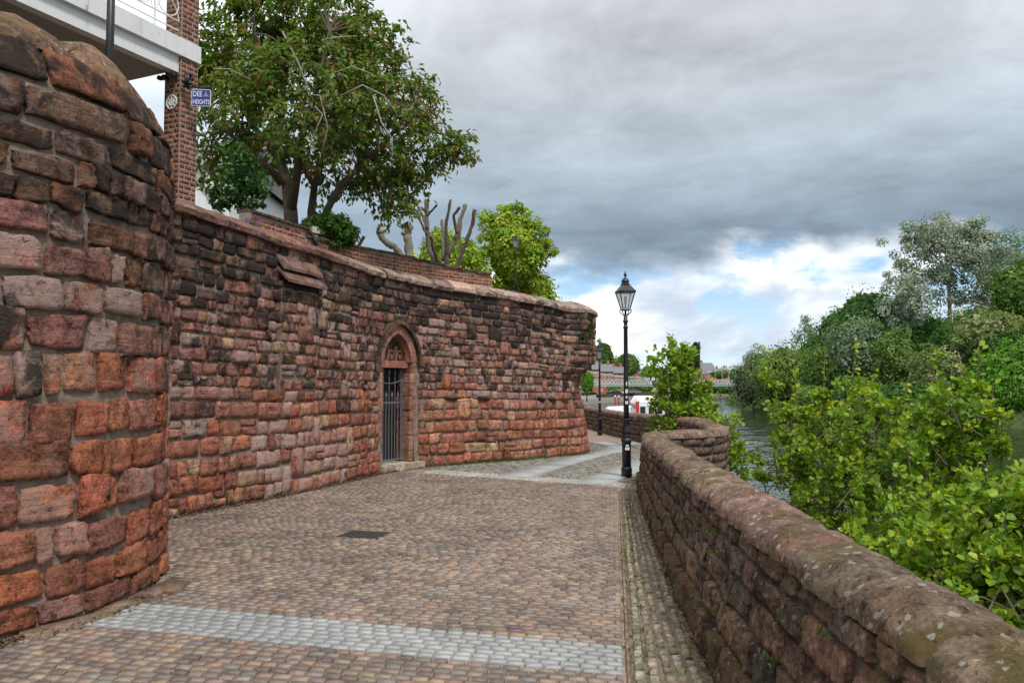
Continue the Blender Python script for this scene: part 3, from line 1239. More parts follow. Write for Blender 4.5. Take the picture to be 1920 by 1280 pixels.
rng = random.Random(9)
pieces = []
zj = [0.13, 0.36, 0.66, 0.95, 1.18, 1.45, 1.72, 1.94, 2.15]
for side in (-1, 1):
    for i in range(len(zj) - 1):
        z0, z1 = zj[i] + 0.004, zj[i + 1] - 0.004
        ow = DOOR_HW + 0.19 + rng.uniform(-0.01, 0.02)
        ix = DOOR_HW + (0.03 if (side > 0 and z0 > 1.4) else rng.uniform(-0.012, 0.012))
        # front face, chamfer and reveal as one block
        out = [(ow, -0.1), (ow, 0.02), (ow - 0.02, 0.035), (ix + 0.05, 0.035), (ix, -0.01), (ix, -0.34), (ow, -0.34)]
        V = []
        for z in (z0, z0 + 0.012, z1 - 0.012, z1):
            for (x, d) in out:
                kk = 0.006 if z in (z0, z1) else 0.0
                V.append(dmap(side * (x + (kk if x == ix else 0)), z, d - kk + rng.uniform(-.004, .004)))
        m = len(out)
        Fc = []
        for a in range(3):
            for j in range(m):
                q0, q1 = a * m + j, a * m + (j + 1) % m
                f = (q0, q1, q1 + m, q0 + m)
                Fc.append(f if side < 0 else f[::-1])
        Fc.append(tuple(range(m)))
        Fc.append(tuple(range(3 * m, 4 * m)))
        pieces.append((np.array(V), Fc, np.append(col_jit((0.27, 0.138, 0.104), rng, .12), 0.15), rnd_off(rng), 0.05))
emit(door, 'jamb_stone', pieces, M['ashlar'], 300, smooth=False)


def arc(r, n, side):
    """points up one side of the pointed arch at radius r"""
    top = math.acos(_ac / r)
    return [(side * (r * math.cos(top * i / n) - _ac), DOOR_SPR + r * math.sin(top * i / n)) for i in range(n + 1)]


def arch_strip(r0, r1, d0, d1, i0, i1, n, side, **k):
    a, b_ = arc(r0, n, side), arc(r1, n, side)
    V, Fc = [], []
    for i in range(i0, i1 + 1):
        for (x, z), d in ((a[i], d0), (a[i], d1), (b_[i], d1), (b_[i], d0)):
            V.append(dmap(x, z, d))
    c = i1 - i0
    for i in range(c):
        for j in range(4):
            q0, q1 = i * 4 + j, i * 4 + (j + 1) % 4
            f = (q0, q0 + 4, q1 + 4, q1)
            Fc.append(f if side > 0 else f[::-1])
    Fc += [(0, 1, 2, 3), tuple(c * 4 + j for j in range(4))]
    return MB().add(V, Fc, **k)


for side in (-1, 1):
    for i in range(4):
        arch_strip(_ar + 0.004, _ar + 0.185, -0.2, 0.035, i * 3, i * 3 + 3, 12, side, col=np.append(col_jit((0.27, 0.138, 0.104), rng, .12), 0.1),
                   off=rnd_off(rng), soot=0.1).build('voussoir', M['ashlar'], door)
    arch_strip(_ar - 0.045, _ar, -0.2, -0.05, 0, 12, 12, side, col=(0.27, 0.12, 0.085, 0), off=(1, 2, 3), soot=0.1).build('inner_moulding', M['ashlar'], door)
    arch_strip(_ar + 0.19, _ar + 0.27, -0.06, 0.115, 0, 12, 12, side, col=(0.13, 0.085, 0.06, 0.1), off=(7, 2, 3), soot=0.4).build('hood_mould', M['ashlar'], door)
    hs = MB()
    x0 = side * (_ar + 0.27 - _ac)
    hs.frame_box(D0, AX, AY, AZ, min(x0 - .09, x0 + .09), max(x0 - .09, x0 + .09), -0.02, 0.13, DOOR_SPR - 0.2 + (0.12 if side > 0 else 0), DOOR_SPR + 0.02, col=(0.13, 0.08, 0.06, 0), off=(3, 3, 3), soot=0.4)
    hs.build('label_stop', M['ashlar'], door)
# tympanum with blind tracery
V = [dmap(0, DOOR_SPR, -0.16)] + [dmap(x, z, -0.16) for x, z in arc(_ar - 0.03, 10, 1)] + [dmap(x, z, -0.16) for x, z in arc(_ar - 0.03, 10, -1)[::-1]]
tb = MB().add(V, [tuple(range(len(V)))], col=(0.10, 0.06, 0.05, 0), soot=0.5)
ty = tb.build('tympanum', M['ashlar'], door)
tr = MB()
tr.frame_box(D0, AX, AY, AZ, -DOOR_HW - 0.02, DOOR_HW + 0.02, -0.42, -0.07, DOOR_SPR - 0.11, DOOR_SPR + 0.03, col=(0.30, 0.14, 0.10, 0.1))
tr.build('lintel', M['ashlar'], door)
for x in (-0.14, 0.12):
    q = MB()
    q.frame_box(D0, AX, AY, AZ, x - 0.02, x + 0.02, -0.158, -0.10, DOOR_SPR + 0.03, DOOR_SPR + 0.33, col=(0.20, 0.11, 0.085, 0.1))
    q.build('tracery_bar', M['ashlar'], door)
for xc in (-0.27, -0.01, 0.25):
    q = MB()
    hw = 0.075
    pts = [dmap(xc + hw * math.cos(a), DOOR_SPR + (0.24 if xc == -0.02 else 0.13) + 0.10 * math.sin(a), -0.13) for a in np.linspace(0, math.pi, 9)]
    q.tube(pts, 0.018, 6, col=(0.19, 0.10, 0.08, 0.1))
    q.lathe([(0.0, 0), (0.035, 0.01), (0.045, 0.05), (0.03, 0.10), (0.0, 0.12)], dmap(xc, DOOR_SPR + 0.05, -0.135), 8, col=(0.19, 0.10, 0.08, 0.1))
    q.build('carved_tracery', M['ashlar'], door)
st = MB()
st.frame_box(D0, AX, AY, AZ, -DOOR_HW - 0.16, DOOR_HW + 0.27, -0.5, 0.20, -0.05, 0.125, col=(0.42, 0.37, 0.30, 0.1), off=(1, 1, 1))
st.build('door_step', M['ashlar'], door)
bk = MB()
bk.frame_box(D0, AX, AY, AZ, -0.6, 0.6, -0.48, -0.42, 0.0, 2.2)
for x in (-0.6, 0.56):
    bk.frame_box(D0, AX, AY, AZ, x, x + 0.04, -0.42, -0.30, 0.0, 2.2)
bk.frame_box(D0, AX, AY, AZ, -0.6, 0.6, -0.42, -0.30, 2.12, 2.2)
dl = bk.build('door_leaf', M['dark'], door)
for z in (1.15, 1.55):
    q = MB()
    q.frame_box(D0, AX, AY, AZ, -0.35, 0.35, -0.42, -0.395, z, z + 0.05)
    q.build('ledge', M['dark'], dl)
gt = MB()
GD = -0.19
for z in (0.17, 1.32):
    gt.frame_box(D0, AX, AY, AZ, -DOOR_HW + .005, DOOR_HW - .005, GD - 0.008, GD + 0.008, z, z + 0.03)
gt.tube([dmap(x, 1.72 + 0.5 * x * x, GD) for x in np.linspace(-DOOR_HW + .01, DOOR_HW - .01, 9)], 0.011, 6)
for x in (-DOOR_HW + 0.012, DOOR_HW - 0.03):
    gt.frame_box(D0, AX, AY, AZ, x, x + 0.02, GD - 0.012, GD + 0.012, 0.15, 1.8)
gate = gt.build('iron_gate', M['gate_iron'], door)
for i in range(9):
    x = -DOOR_HW + 0.05 + i * (2 * DOOR_HW - 0.1) / 8
    tall = i % 2 == 0
    top = 1.90 if tall and 0 <= i <= 8 else 1.44
    q = MB()
    q.tube([dmap(x, 0.17, GD), dmap(x, top, GD)], 0.0095, 6)
    q.lathe([(0.0, 0.0), (0.013, 0.01), (0.026, 0.05), (0.012, 0.10), (0.0, 0.14)], dmap(x, top - 0.01, GD), 6)
    q.build('spear_bar', M['gate_iron'], gate)

# ------------------------------------------------------------------ parapet
par = thing('parapet_wall', 'low mossy sandstone parapet with rounded coping winding along the river side', 'wall', (*PAR.pos(PAR.L * 0.9), 0))
TH = 0.38


def pmap(s, z, d):
    p, n = PAR.pos(s), PAR.nrm(s)
    q = p + n * (d - par_batter(s) * z / 0.9)
    return np.array([q[0], q[1], par_z0(s) + z * par_h(s) / 0.9])


def omap(s, z, d):
    p, n = PAR.pos(s), PAR.nrm(s)
    q = p - n * (TH + d + par_batter(s))
    return np.array([q[0], q[1], par_z0(s) + z * par_h(s) / 0.9])


rng = random.Random(33)
pieces = []
pz = [0.0, 0.21, 0.42, 0.60, 0.76, 0.9]
s_turn = PAR.s[np.argmin(abs(PAR.q[:, 1] - 14.9) + abs(PAR.q[:, 0] - 3.1))]


def par_col(z, rng, low=False):
    t_ = rng.random()
    c = (0.195, 0.135, 0.096) if t_ < 0.45 else (0.145, 0.106, 0.08) if t_ < 0.75 else (0.235, 0.142, 0.098)
    if low and z < 0.2:
        c = (0.165, 0.115, 0.068)
    return np.append(col_jit(c, rng, 0.22, 0.08), rng.choice([0, 0.1, 0.3])), rng.choice([0.05, 0.2, 0.35])


for ci in range(len(pz) - 1):
    s = rng.uniform(0, 0.3)
    while s < PAR.L:
        wd = rng.choice([0.26, 0.36, 0.48, 0.6]) * rng.uniform(0.85, 1.15)
        g = rng.uniform(0.006, 0.016)
        c, so = par_col(pz[ci], rng, True)
        near = PAR.pos(s)[1] < 7
        pr = rng.uniform(0.004, 0.03) + (0.045 if ci == 0 else 0)
        nx, nz = (14, 9) if near else (7, 6)
        Vv, Ff = pillow(pmap, s + g / 2, min(s + wd, PAR.L) - g / 2, pz[ci] + g / 2 - (0.03 if ci == 0 else 0), pz[ci + 1] - g / 2, pr, rng, nx, nz, 0.009, 0.05, 0.017, 0.02, 0.1, 0.004, 14.0)
        pieces.append((Vv, Ff, c, rnd_off(rng), so))
        s += wd
# river face, seen where the parapet swings out towards the water
s_lo = s_turn - 3.5
for ci in range(10):
    z0 = 0.9 - 0.2 * (ci + 1)
    s = s_lo + rng.uniform(0, 0.3)
    while s < s_turn + 3.5:
        wd = rng.choice([0.3, 0.4, 0.5]) * rng.uniform(0.85, 1.15)
        c, so = par_col(0.5, rng)
        fl = lambda a, z, d, s0=s, wd=wd: omap(2 * s0 + wd - a, z, d)
        Vv, Ff = pillow(fl, s + .01, s + wd - .01, z0 + 0.01, z0 + 0.19, rng.uniform(0.015, 0.05), rng, 5, 5, 0.02, 0.05, 0.012, 0.012, 0.6)
        pieces.append((Vv, Ff, c, rnd_off(rng), so, 0.5))
        s += wd
emit(par, 'stone', pieces, M['parapet'], 300)
V, Fc = [], []
sq = np.linspace(0, PAR.L, 260)
for s in sq:
    q = [pmap(s, -0.1, -0.012), pmap(s, 0.9, -0.012), omap(s, 0.9, -0.012), omap(s, 0.0, -0.012)]
    q.append(np.array([q[3][0], q[3][1], -4.6]))
    V += q
for i in range(len(sq) - 1):
    for j in range(4):
        a = i * 5 + j
        Fc.append((a, a + 5, a + 6, a + 1))
Fc.append(tuple((len(sq) - 1) * 5 + j for j in range(5)))
mesh_obj('wall_core', V, Fc, M['mortar_dark'], par)
# rounded coping stones
pieces = []
s = 0.0
while s < PAR.L - 0.05:
    wd = min(rng.uniform(0.5, 0.95), PAR.L - s)
    s_y2 = PAR.s[np.argmin(abs(par_y - 2.03))]
    if s < s_y2 < s + wd:
        wd = max(0.3, s_y2 - s)
    y = PAR.pos(s + wd / 2)[1]
    near = y < 8
    n, m = (22, 19) if near else (7, 11)
    raised = y < 2.0
    hgt = 0.135 if not raised else 0.25
    dz, dd = rng.uniform(-.008, .012), rng.uniform(-.008, .008)
    V, Fc = [], []
    for i in range(n):
        u = i / (n - 1)
        sx = s + 0.004 + (wd - 0.008) * u
        p, nn = PAR.pos(sx), PAR.nrm(sx)
        e = 0.78 if i in (0, n - 1) else 0.955 if i in (1, n - 2) else 1.0
        if raised and s + wd > 0:
            e = 1.0 - 0.25 * abs(2 * u - 1) ** 4
        cen = p - nn * (par_batter(sx) + TH / 2 + dd - (0.08 if raised else 0))
        for j in range(m):
            a = math.pi * j / (m - 1)
            rx = (TH / 2 + (0.04 if not raised else 0.09)) * e
            x = rx * math.cos(a)
            z = hgt * e * math.sin(a) ** 0.8
            nq = Vector((sx * 4.0, x * 5.0, dz * 900))
            nz_ = 0.030 * PN(nq) + 0.018 * PN(nq * 2.7) + 0.009 * PN(nq * 6)
            q = cen + nn * (x + nz_ * math.cos(a))
            V.append((q[0], q[1], par_z0(sx) + par_h(sx) - 0.01 + z + dz + nz_ * math.sin(a)))
    for i in range(n - 1):
        for j in range(m - 1):
            a = i * m + j
            Fc.append((a, a + 1, a + m + 1, a + m))
    Fc.append(tuple(range(m - 1, -1, -1)))
    Fc.append(tuple((n - 1) * m + j for j in range(m)))
    c = np.append(col_jit((0.19, 0.136, 0.10) if rng.random() < .7 else (0.225, 0.148, 0.112), rng, .15), 0.15)
    pieces.append((np.array(V), Fc, c, rnd_off(rng), rng.choice([0.0, 0.1, 0.2])))
    s += wd
emit(par, 'coping_stone', pieces, M['coping'], 300, smooth=True)

# ------------------------------------------------------------------ paving
rng = random.Random(77)


def setting(name):
    o = bpy.data.objects.new(name, None)
    COL.objects.link(o)
    o['kind'] = 'structure'
    return o


def row_y(r, x):
    return r - (0.28 + 0.030 * (r - 5.5)) * x


def right_x(y):
    return 0.645 + 0.128 * (y - 4.63)


def gmap(o, ax, ay):
    def f(s, z, d):
        q = o + ax * s + ay * z
        return np.array([q[0], q[1], ground_z(q[1]) + d])
    return f


def sett(cx, cy, w_, l_, ang, hgt, rng, nx=4, jit=0.004):
    ca, sa = math.cos(ang), math.sin(ang)
    f = gmap(np.array([cx, cy]), np.array([ca, sa]), np.array([-0.0 - sa * 0.25, 1.0]))
    return pillow(f, -w_ / 2, w_ / 2, -l_ / 2, l_ / 2, hgt, rng, nx, nx, 0.006, 0.02, 0.0015, jit, 0.15, 0.0)


def sett_col(rng):
    t_ = rng.random()
    if t_ < 0.42:
        c = (0.275, 0.212, 0.178)
    elif t_ < 0.64:
        c = (0.20, 0.157, 0.138)
    elif t_ < 0.84:
        c = (0.325, 0.258, 0.205)
    elif t_ < 0.93:
        c = (0.335, 0.228, 0.165)
    else:
        c = (0.225, 0.205, 0.19)
    return np.append(col_jit(c, rng, 0.16, 0.05), 0)


ROW = 0.082
R_GREY0, R_GREY1 = 5.02, 5.62
R_FAR = 14.45
brick_pcs, grey_pcs, far_pcs = [], [], []
r = 2.2
while r < R_FAR:
    grey = R_GREY0 <= r < R_GREY1
    y_mid = row_y(r, -1.0)
    # where does this row meet the right edge and the wall
    xr = right_x(row_y(r, right_x(r)))
    xl = -5.6
    for x in np.arange(-5.6, xr, 0.05):
        if wall_x(row_y(r, x)) <= x + 0.12:
            xl = x
            break
    k = 0.28 + 0.03 * (r - 5.5)
    ang = math.atan(-k)
    cw = 0.112 if grey else 0.108
    x = xr - (cw * 0.5 if int(round(r / ROW)) % 2 else 0.0) - 0.003
    first = True
    x1 = xr - 0.003
    while x1 > xl:
        wd = cw * rng.uniform(0.9, 1.12)
        if first and int(round(r / ROW)) % 2:
            wd *= 0.5
        first = False
        x0 = max(x1 - wd, xl)
        if x1 - x0 > 0.03:
            xc = (x0 + x1) / 2
            yc = row_y(r, xc)
            loc = ROW * (1 - 0.03 * xc)
            g = 0.008
            Vv, Ff = sett(xc, yc, (x1 - x0 - g) / math.cos(ang), loc - g, ang, rng.uniform(-0.002, 0.003) + (0.003 if not grey else 0.003), rng)
            if grey:
                c = np.append(col_jit((0.36, 0.368, 0.37), rng, 0.09, 0.012), 0)
                grey_pcs.append((Vv, Ff, c, rnd_off(rng), 0.0))
            else:
                brick_pcs.append((Vv, Ff, sett_col(rng), rnd_off(rng), 0.0))
        x1 = x0
    r += ROW
red = setting('red_paving')
emit(red, 'sett', brick_pcs, M['sett'], 300)
gre = setting('grey_paving_band')
emit(gre, 'sett', grey_pcs, M['grey_sett'], 300)

# kerb line of thin bricks and the cobbled channel along the parapet
ch_pcs, kb_pcs = [], []
y = 2.0
while y < 13.0:
    l_ = rng.uniform(0.18, 0.22)
    xk = right_x(y) + 0.025
    f = gmap(np.array([xk, y]), np.array([1.0, 0.0]), np.array([0.128, 1.0]))
    Vv, Ff = pillow(f, -0.018, 0.018, -l_ / 2 + .004, l_ / 2 - .004, 0.004, rng, 4, 4, 0.008, 0.02, 0.001, 0.002, 0.2)
    kb_pcs.append((Vv, Ff, np.append(col_jit((0.24, 0.165, 0.125), rng), 0), rnd_off(rng), 0))
    y += l_
for row in range(5):
    y = 2.0 + rng.uniform(0, .05)
    while y < 13.2:
        l_ = rng.uniform(0.085, 0.14)
        x_in = right_x(y) + 0.055
        x_out = max(0.69 + 0.108 * y, float(np.interp(y, par_y[::-1], PAR.q[::-1, 0])) - .02) - 0.09
        wrow = (x_out - x_in) / 5.0
        xc = x_in + wrow * (row + 0.5) + 0.004 * math.sin(y * 2.1 + row * 1.7)
        dip = -0.008 * math.sin(math.pi * (row + 0.5) / 5)
        f0 = gmap(np.array([xc, y]), np.array([1.0, rng.uniform(-.08, .08)]), np.array([0.12, 1.0]))
        f = lambda s_, z_, d_, f0=f0, dip=dip: f0(s_, z_, d_ + dip)
        Vv, Ff = pillow(f, -wrow / 2 + .004, wrow / 2 - .004, -l_ / 2 + .005, l_ / 2 - .005, rng.uniform(0.006, 0.016), rng, 5, 5, 0.012, 0.025, 0.005, 0.006, 0.4, 0.008, 20)
        c = (0.29, 0.26, 0.185) if row in (0, 4) else (0.27, 0.23, 0.185)
        if rng.random() < .25:
            c = (0.215, 0.20, 0.14)
        ch_pcs.append((Vv, Ff, np.append(col_jit(c, rng, .2), 0), rnd_off(rng), 0.05))
        y += l_
chn = setting('cobbled_channel')
V, Fc = [], []
for yy in np.arange(1.8, 13.3, .3):
    V += [(right_x(yy) + .045, yy, -.013), (0.69 + 0.108 * yy + .3, yy, -.013)]
for i in range(len(V) // 2 - 1):
    Fc.append((2 * i, 2 * i + 1, 2 * i + 3, 2 * i + 2))
mesh_obj('bed', V, Fc, plain_mat('channel_bed', (0.15, 0.125, 0.085), .95, .4, 12, .01, dirt=((.06, .07, .025), 3.0, .55, .7)), chn)
emit(chn, 'cobble', ch_pcs, M['cobble'], 300)
emit(chn, 'kerb_brick', kb_pcs, M['sett'], 300)

# pale band of small setts, then flagstone strips in cobbles round the bend
fl = setting('bend_paving')
b0, b1 = G(790, 884)[:2], G(1168, 912)[:2]
bd = (b1 - b0) / np.linalg.norm(b1 - b0)
bn = np.array([-bd[1], bd[0]])
if bn[1] < 0:
    bn = -bn
Lb = np.linalg.norm(b1 - b0)
pcs = []
for row in range(5):
    s = rng.uniform(0, .05)
    while s < Lb:
        l_ = rng.uniform(0.085, 0.12)
        o = b0 + bd * (s + l_ / 2) + bn * (row * 0.105)
        Vv, Ff = pillow(gmap(o, bd, bn), -l_ / 2 + .007, l_ / 2 - .007, -0.045, 0.045, rng.uniform(.004, .009), rng, 4, 4, 0.012, 0.02, 0.002, 0.004, 0.4)
        pcs.append((Vv, Ff, np.append(col_jit((0.43, 0.42, 0.39), rng, .14, .02), 0), rnd_off(rng), 0))
        s += l_
emit(fl, 'band_sett', pcs, M['grey_sett'], 300)

strip1 = Curve([G(960, 893)[:2], G(1040, 870)[:2], G(1120, 846)[:2], (2.62, 21.2), (3.05, 23.0), (3.15, 25.0), (2.9, 27.2)])
strip2 = Curve([G(1110, 906)[:2], (2.05, 15.5), (2.75, 17.2), (3.4, 19.2), (3.8, 21.5), (3.95, 24), (3.8, 27.2)])
pcs = []
for cur in (strip1, strip2):
    s = 0.0
    while s < cur.L - 0.1:
        l_ = min(rng.uniform(0.6, 1.0), cur.L - s)
        W2 = 0.33

        def sm(a, z, d, cur=cur):
            p, n = cur.pos(a), cur.nrm(a)
            q = p - n * z
            return np.array([q[0], q[1], ground_z(q[1]) + d])
        Vv, Ff = pillow(sm, s + .006, s + l_ - .006, -W2, W2, 0.009, rng, 6, 4, 0.008, 0.02, 0.0005, 0.002, 0.05)
        pcs.append((Vv, Ff, np.append(col_jit((0.345, 0.365, 0.37), rng, .07, .015), 0), rnd_off(rng), 0))
        s += l_
emit(fl, 'flagstone', pcs, M['flag'], 300)


def near_curve(cur, p):
    d = np.linalg.norm(cur.q - p, axis=1)
    return d.min()


pcs = []
CL = Curve([G(930, 893)[:2], G(1000, 872)[:2], G(1085, 848)[:2], (2.25, 21.0), (2.65, 23.0), (2.7, 25.0), (2.45, 28)])
for off in np.arange(-2.6, 3.4, 0.13):
    s = rng.uniform(0, .1) - 1.0
    while s < CL.L:
        l_ = rng.uniform(0.10, 0.15)
        sa = max(0, s)
        p = CL.pos(sa) + CL.nrm(sa) * off + (CL.tan(sa) * s if s < 0 else 0)
        s += l_
        if np.dot(p - b0, bn) < 0.56 or p[1] > 27.2:
            continue
        if p[0] < wall_x(p[1]) - 0.02 or p[0] > par_x(p[1]) - 0.05 or (p[1] < 15.2 and p[0] > 2.35):
            continue
        if near_curve(strip1, p) < 0.39 or near_curve(strip2, p) < 0.39:
            continue
        t_ = CL.tan(sa)
        Vv, Ff = pillow(gmap(p, t_, np.array([-t_[1], t_[0]])), -l_ / 2 + .008, l_ / 2 - .008, -0.057, 0.057, rng.uniform(.004, .014), rng, 4, 4, 0.016, 0.02, 0.003, 0.006, 0.5)
        green = max(0, 1 - (p[0] - wall_x(p[1])) / 1.0)
        c = (0.265, 0.255, 0.23) if rng.random() < .7 else (0.21, 0.20, 0.18)
        c = np.array(c) * (1 - .35 * green) + np.array((0.10, 0.125, 0.05)) * .35 * green
        pcs.append((Vv, Ff, np.append(col_jit(c, rng, .15, .03), 0), rnd_off(rng), 0))
emit(fl, 'cobble', pcs, M['cobble'], 300)
# brick paving beyond the bend
V, Fc = [], []
yy = np.linspace(27.25, 46, 14)
for y in yy:
    V += [(wall_x(y) - .1, y, ground_z(y) - 0.004), (par_x(y) + .1, y, ground_z(y) - 0.004)]
for i in range(len(yy) - 1):
    Fc.append((2 * i, 2 * i + 1, 2 * i + 3, 2 * i + 2))
mesh_obj('far_paving', V, Fc, plain_mat('far_paving', (0.27, 0.195, 0.16), 0.9, 0.3, 6, 0.004), kind='structure')

# iron drain cover
gcx = G(683, 1002)
dc = thing('drain_cover', 'dark cast iron drain cover set flush in the red sett paving', 'drain cover', gcx)
ang = -0.30
f = MB()
f.box((gcx[0], gcx[1], -0.004), (0.50, 0.40, 0.022), ang)
cover_m = plain_mat('cast_cover', (0.05, 0.046, 0.042), 0.6, 0.3, 20)
f.build('frame', cover_m, dc)
f = MB()
for i in range(9):
    for j in range(7):
        x, y = (i - 4) * 0.05, (j - 3) * 0.05
        f.box((gcx[0] + x * math.cos(ang) - y * math.sin(ang), gcx[1] + x * math.sin(ang) + y * math.cos(ang), 0.009), (0.045, 0.022, 0.006), ang + (0.6 if (i + j) % 2 else -0.6))
f.build('raised_tread', cover_m, dc, kind='stuff')

# ------------------------------------------------------------------ lamp posts
def lamp_post():
    r_ = thing('lamp_post', '', 'lamp post', (0, 0, 0))
    q = MB()
    q.lathe([(0.100, 0.0), (0.100, 0.155), (0.088, 0.175), (0.085, 0.18)], sides=20)
    q.build('plinth', M['iron'], r_, True)
    q = MB()
    q.lathe([(0.084, 0.175), (0.082, 0.62), (0.092, 0.63), (0.098, 0.65), (0.098, 0.69), (0.086, 0.70), (0.076, 0.72), (0.084, 0.74), (0.084, 0.76), (0.072, 0.775), (0.086, 0.80), (0.086, 0.84),
             (0.066, 0.90), (0.058, 1.04), (0.066, 1.045), (0.066, 1.062), (0.052, 1.07)], sides=20)
    q.build('pedestal', M['iron'], r_, True)
    q = MB()
    q.lathe([(0.052, 1.06), (0.046, 1.5), (0.040, 2.2), (0.036, 2.75), (0.046, 2.76), (0.046, 2.79), (0.034, 2.80), (0.034, 2.86), (0.05, 2.87), (0.05, 2.90), (0.038, 2.91), (0.036, 2.97), (0.02, 2.98), (0.018, 3.09)], sides=16)
    q.build('column', M['iron'], r_, True)
    q = MB()
    for k in range(4):
        a = math.pi / 2 * k
        pts = [(rr * math.cos(a), rr * math.sin(a), z) for rr, z in ((0.03, 2.985), (0.075, 3.02), (0.115, 3.055), (0.125, 3.08), (0.105, 3.105), (0.09, 3.10))]
        q.tube(pts, 0.009, 6)
    q.build('cradle', M['iron'], r_, True)
    # lantern: a tapering square frame
    fr = MB()
    lo, hi, z0, z1 = 0.088, 0.205, 3.10, 3.43
    cor = lambda k, rr, z: np.array([rr * math.cos(math.pi / 2 * k), rr * math.sin(math.pi / 2 * k), z])
    for k in range(4):
        fr.tube([cor(k, lo, z0), cor(k, hi, z1)], 0.011, 6)
        fr.tube([cor(k, lo, z0), cor(k + 1, lo, z0)], 0.014, 6)
        fr.tube([cor(k, hi, z1), cor(k + 1, hi, z1)], 0.014, 6)
    fr.lathe([(lo * 0.72, z0 - 0.012), (lo * 0.72, z0 + 0.005)], sides=4, rot=0)
    lan = fr.build('lantern', M['iron'], r_)
    for k in range(4):
        a, b_, c, d = cor(k, lo, z0 + .01), cor(k + 1, lo, z0 + .01), cor(k + 1, hi, z1 - .01), cor(k, hi, z1 - .01)
        MB().add([a, b_, c, d], [(0, 1, 2, 3)]).build('pane', M['glass'], lan)
    q = MB()
    q.lathe([(0.018, 3.10), (0.018, 3.2), (0.026, 3.21), (0.028, 3.33), (0.016, 3.36)], sides=10)
    q.build('bulb_holder', M['sticker'], lan, True)
    q = MB()
    q.lathe([(0.225, 3.425), (0.225, 3.45), (0.10, 3.565), (0.085, 3.575)], sides=4)
    q.lathe([(0.088, 3.57), (0.088, 3.585), (0.068, 3.60), (0.066, 3.62), (0.074, 3.63), (0.074, 3.645), (0.058, 3.675), (0.03, 3.70), (0.012, 3.71)], sides=14)
    q.build('roof', M['iron'], r_)
    q = MB()
    q.lathe([(0.010, 3.70), (0.012, 3.725), (0.030, 3.745), (0.033, 3.76), (0.02, 3.785), (0.012, 3.79), (0.014, 3.80), (0.004, 3.83)], sides=12)
    q.build('finial', M['iron'], r_, True)
    return r_


near_lamp = lamp_post()


def sticker(root, z, ang, h, w_, r_):
    """curved paper label wrapped on the post"""
    V, Fc = [], []
    for i in range(5):
        a = ang + (i / 4 - .5) * w_ / r_
        for zz in (z - h / 2, z + h / 2 + 0.01 * math.sin(i * 2.2)):
            V.append((r_ * math.cos(a), r_ * math.sin(a), zz))
    for i in range(4):
        Fc.append((2 * i, 2 * i + 2, 2 * i + 3, 2 * i + 1))
    MB().add(V, Fc).build('sticker', M['sticker'], root)


def place(o, x, y, rz, z=None, sc=1.0):
    o.location = (x, y, ground_z(y) if z is None else z)
    o.rotation_euler = (0, 0, rz)
    o.scale = (sc, sc, sc)


far_lamp = copy_tree(near_lamp)
hill_lamp = copy_tree(near_lamp)
fa = -math.pi / 2
for z, h, w_, r_ in ((1.58, 0.07, 0.045, 0.0475), (1.47, 0.035, 0.035, 0.048), (1.37, 0.055, 0.05, 0.0495), (0.575, 0.035, 0.05, 0.086), (0.52, 0.05, 0.085, 0.0865), (1.72, 0.07, 0.02, 0.047)):
    sticker(near_lamp, z, fa - math.pi / 4 + RS.uniform(-.25, .25) * 0 - 0.1, h, w_, r_)
sticker(far_lamp, 1.35, fa - 0.5, 0.06, 0.06, 0.0495)
gl = G(1175, 893)
place(near_lamp, gl[0], gl[1], math.pi / 4 + 0.15)
near_lamp['label'] = 'tallest looking black lamp post with white stickers, beside the nearer end of the parapet'
place(far_lamp, (1124 - 960) / F_PX * 32.6, 32.6, 0.5)
far_lamp['label'] = 'black lamp post further along the path, just beyond the wall corner'
hp = P(967, 540, 38)
place(hill_lamp, hp[0], hp[1], 0.4, z=P(967, 436, 38)[2] - 3.83)
hill_lamp['label'] = 'black lamp post standing above the wall in front of the bright green tree'
for o in (near_lamp, far_lamp, hill_lamp):
    o['group'] = 'black heritage lamp posts'

# ------------------------------------------------------------------ brick garden wall on the terrace
rng = random.Random(3)
GW = Curve([P(470, 415, 12.9)[:2], P(575, 455, 14.4)[:2], (-3.05, 15.85), (-2.0, 17.35), P(922, 525, 18.8)[:2]])
gw = thing('garden_wall', 'orange brick garden wall with dark coping standing behind the stone coping', 'wall', (*GW.pos(0), 3.45))
s_p = GW.s_at_px(570, 0, GW.L)


def gtop(s):
    return 4.52 if s < s_p else float(np.interp(s, [s_p, s_p + .6, (s_p + GW.L) / 2, GW.L], [4.36, 4.40, 4.44, 4.26]))


def gwm(s, z, d):
    p, n = GW.pos(s), GW.nrm(s)
    q = p + n * d
    return np.array([q[0], q[1], z])


pcs = []
z = 3.5
row = 0
while z < 4.5:
    s = -0.1 * (row % 2)
    while s < GW.L:
        l_ = 0.215 if rng.random() < .75 else 0.105
        a, b_ = max(s, 0), min(s + l_, GW.L)
        if b_ - a > 0.04 and z + 0.065 <= gtop((a + b_) / 2):
            Vv, Ff = pillow(gwm, a + .005, b_ - .005, z + .005, z + 0.07, rng.uniform(.004, .010), rng, 4, 4, 0.006, 0.02, 0.001, 0.002, 0.2)
            c = (0.36, 0.125, 0.065) if rng.random() < .55 else (0.28, 0.105, 0.065) if rng.random() < .8 else (0.40, 0.19, 0.11) if rng.random() < .7 else (0.13, 0.08, 0.06)
            pcs.append((Vv, Ff, np.append(col_jit(c, rng, .15), 0.15), rnd_off(rng), 0.05))
        s += l_ + 0.005
    z += 0.075
    row += 1
emit(gw, 'brick', pcs, M['brick'], 300)
V, Fc = [], []
sq = list(np.linspace(0, s_p - .1, 9)) + [s_p - .001, s_p + .001] + list(np.linspace(s_p + .1, GW.L, 24))
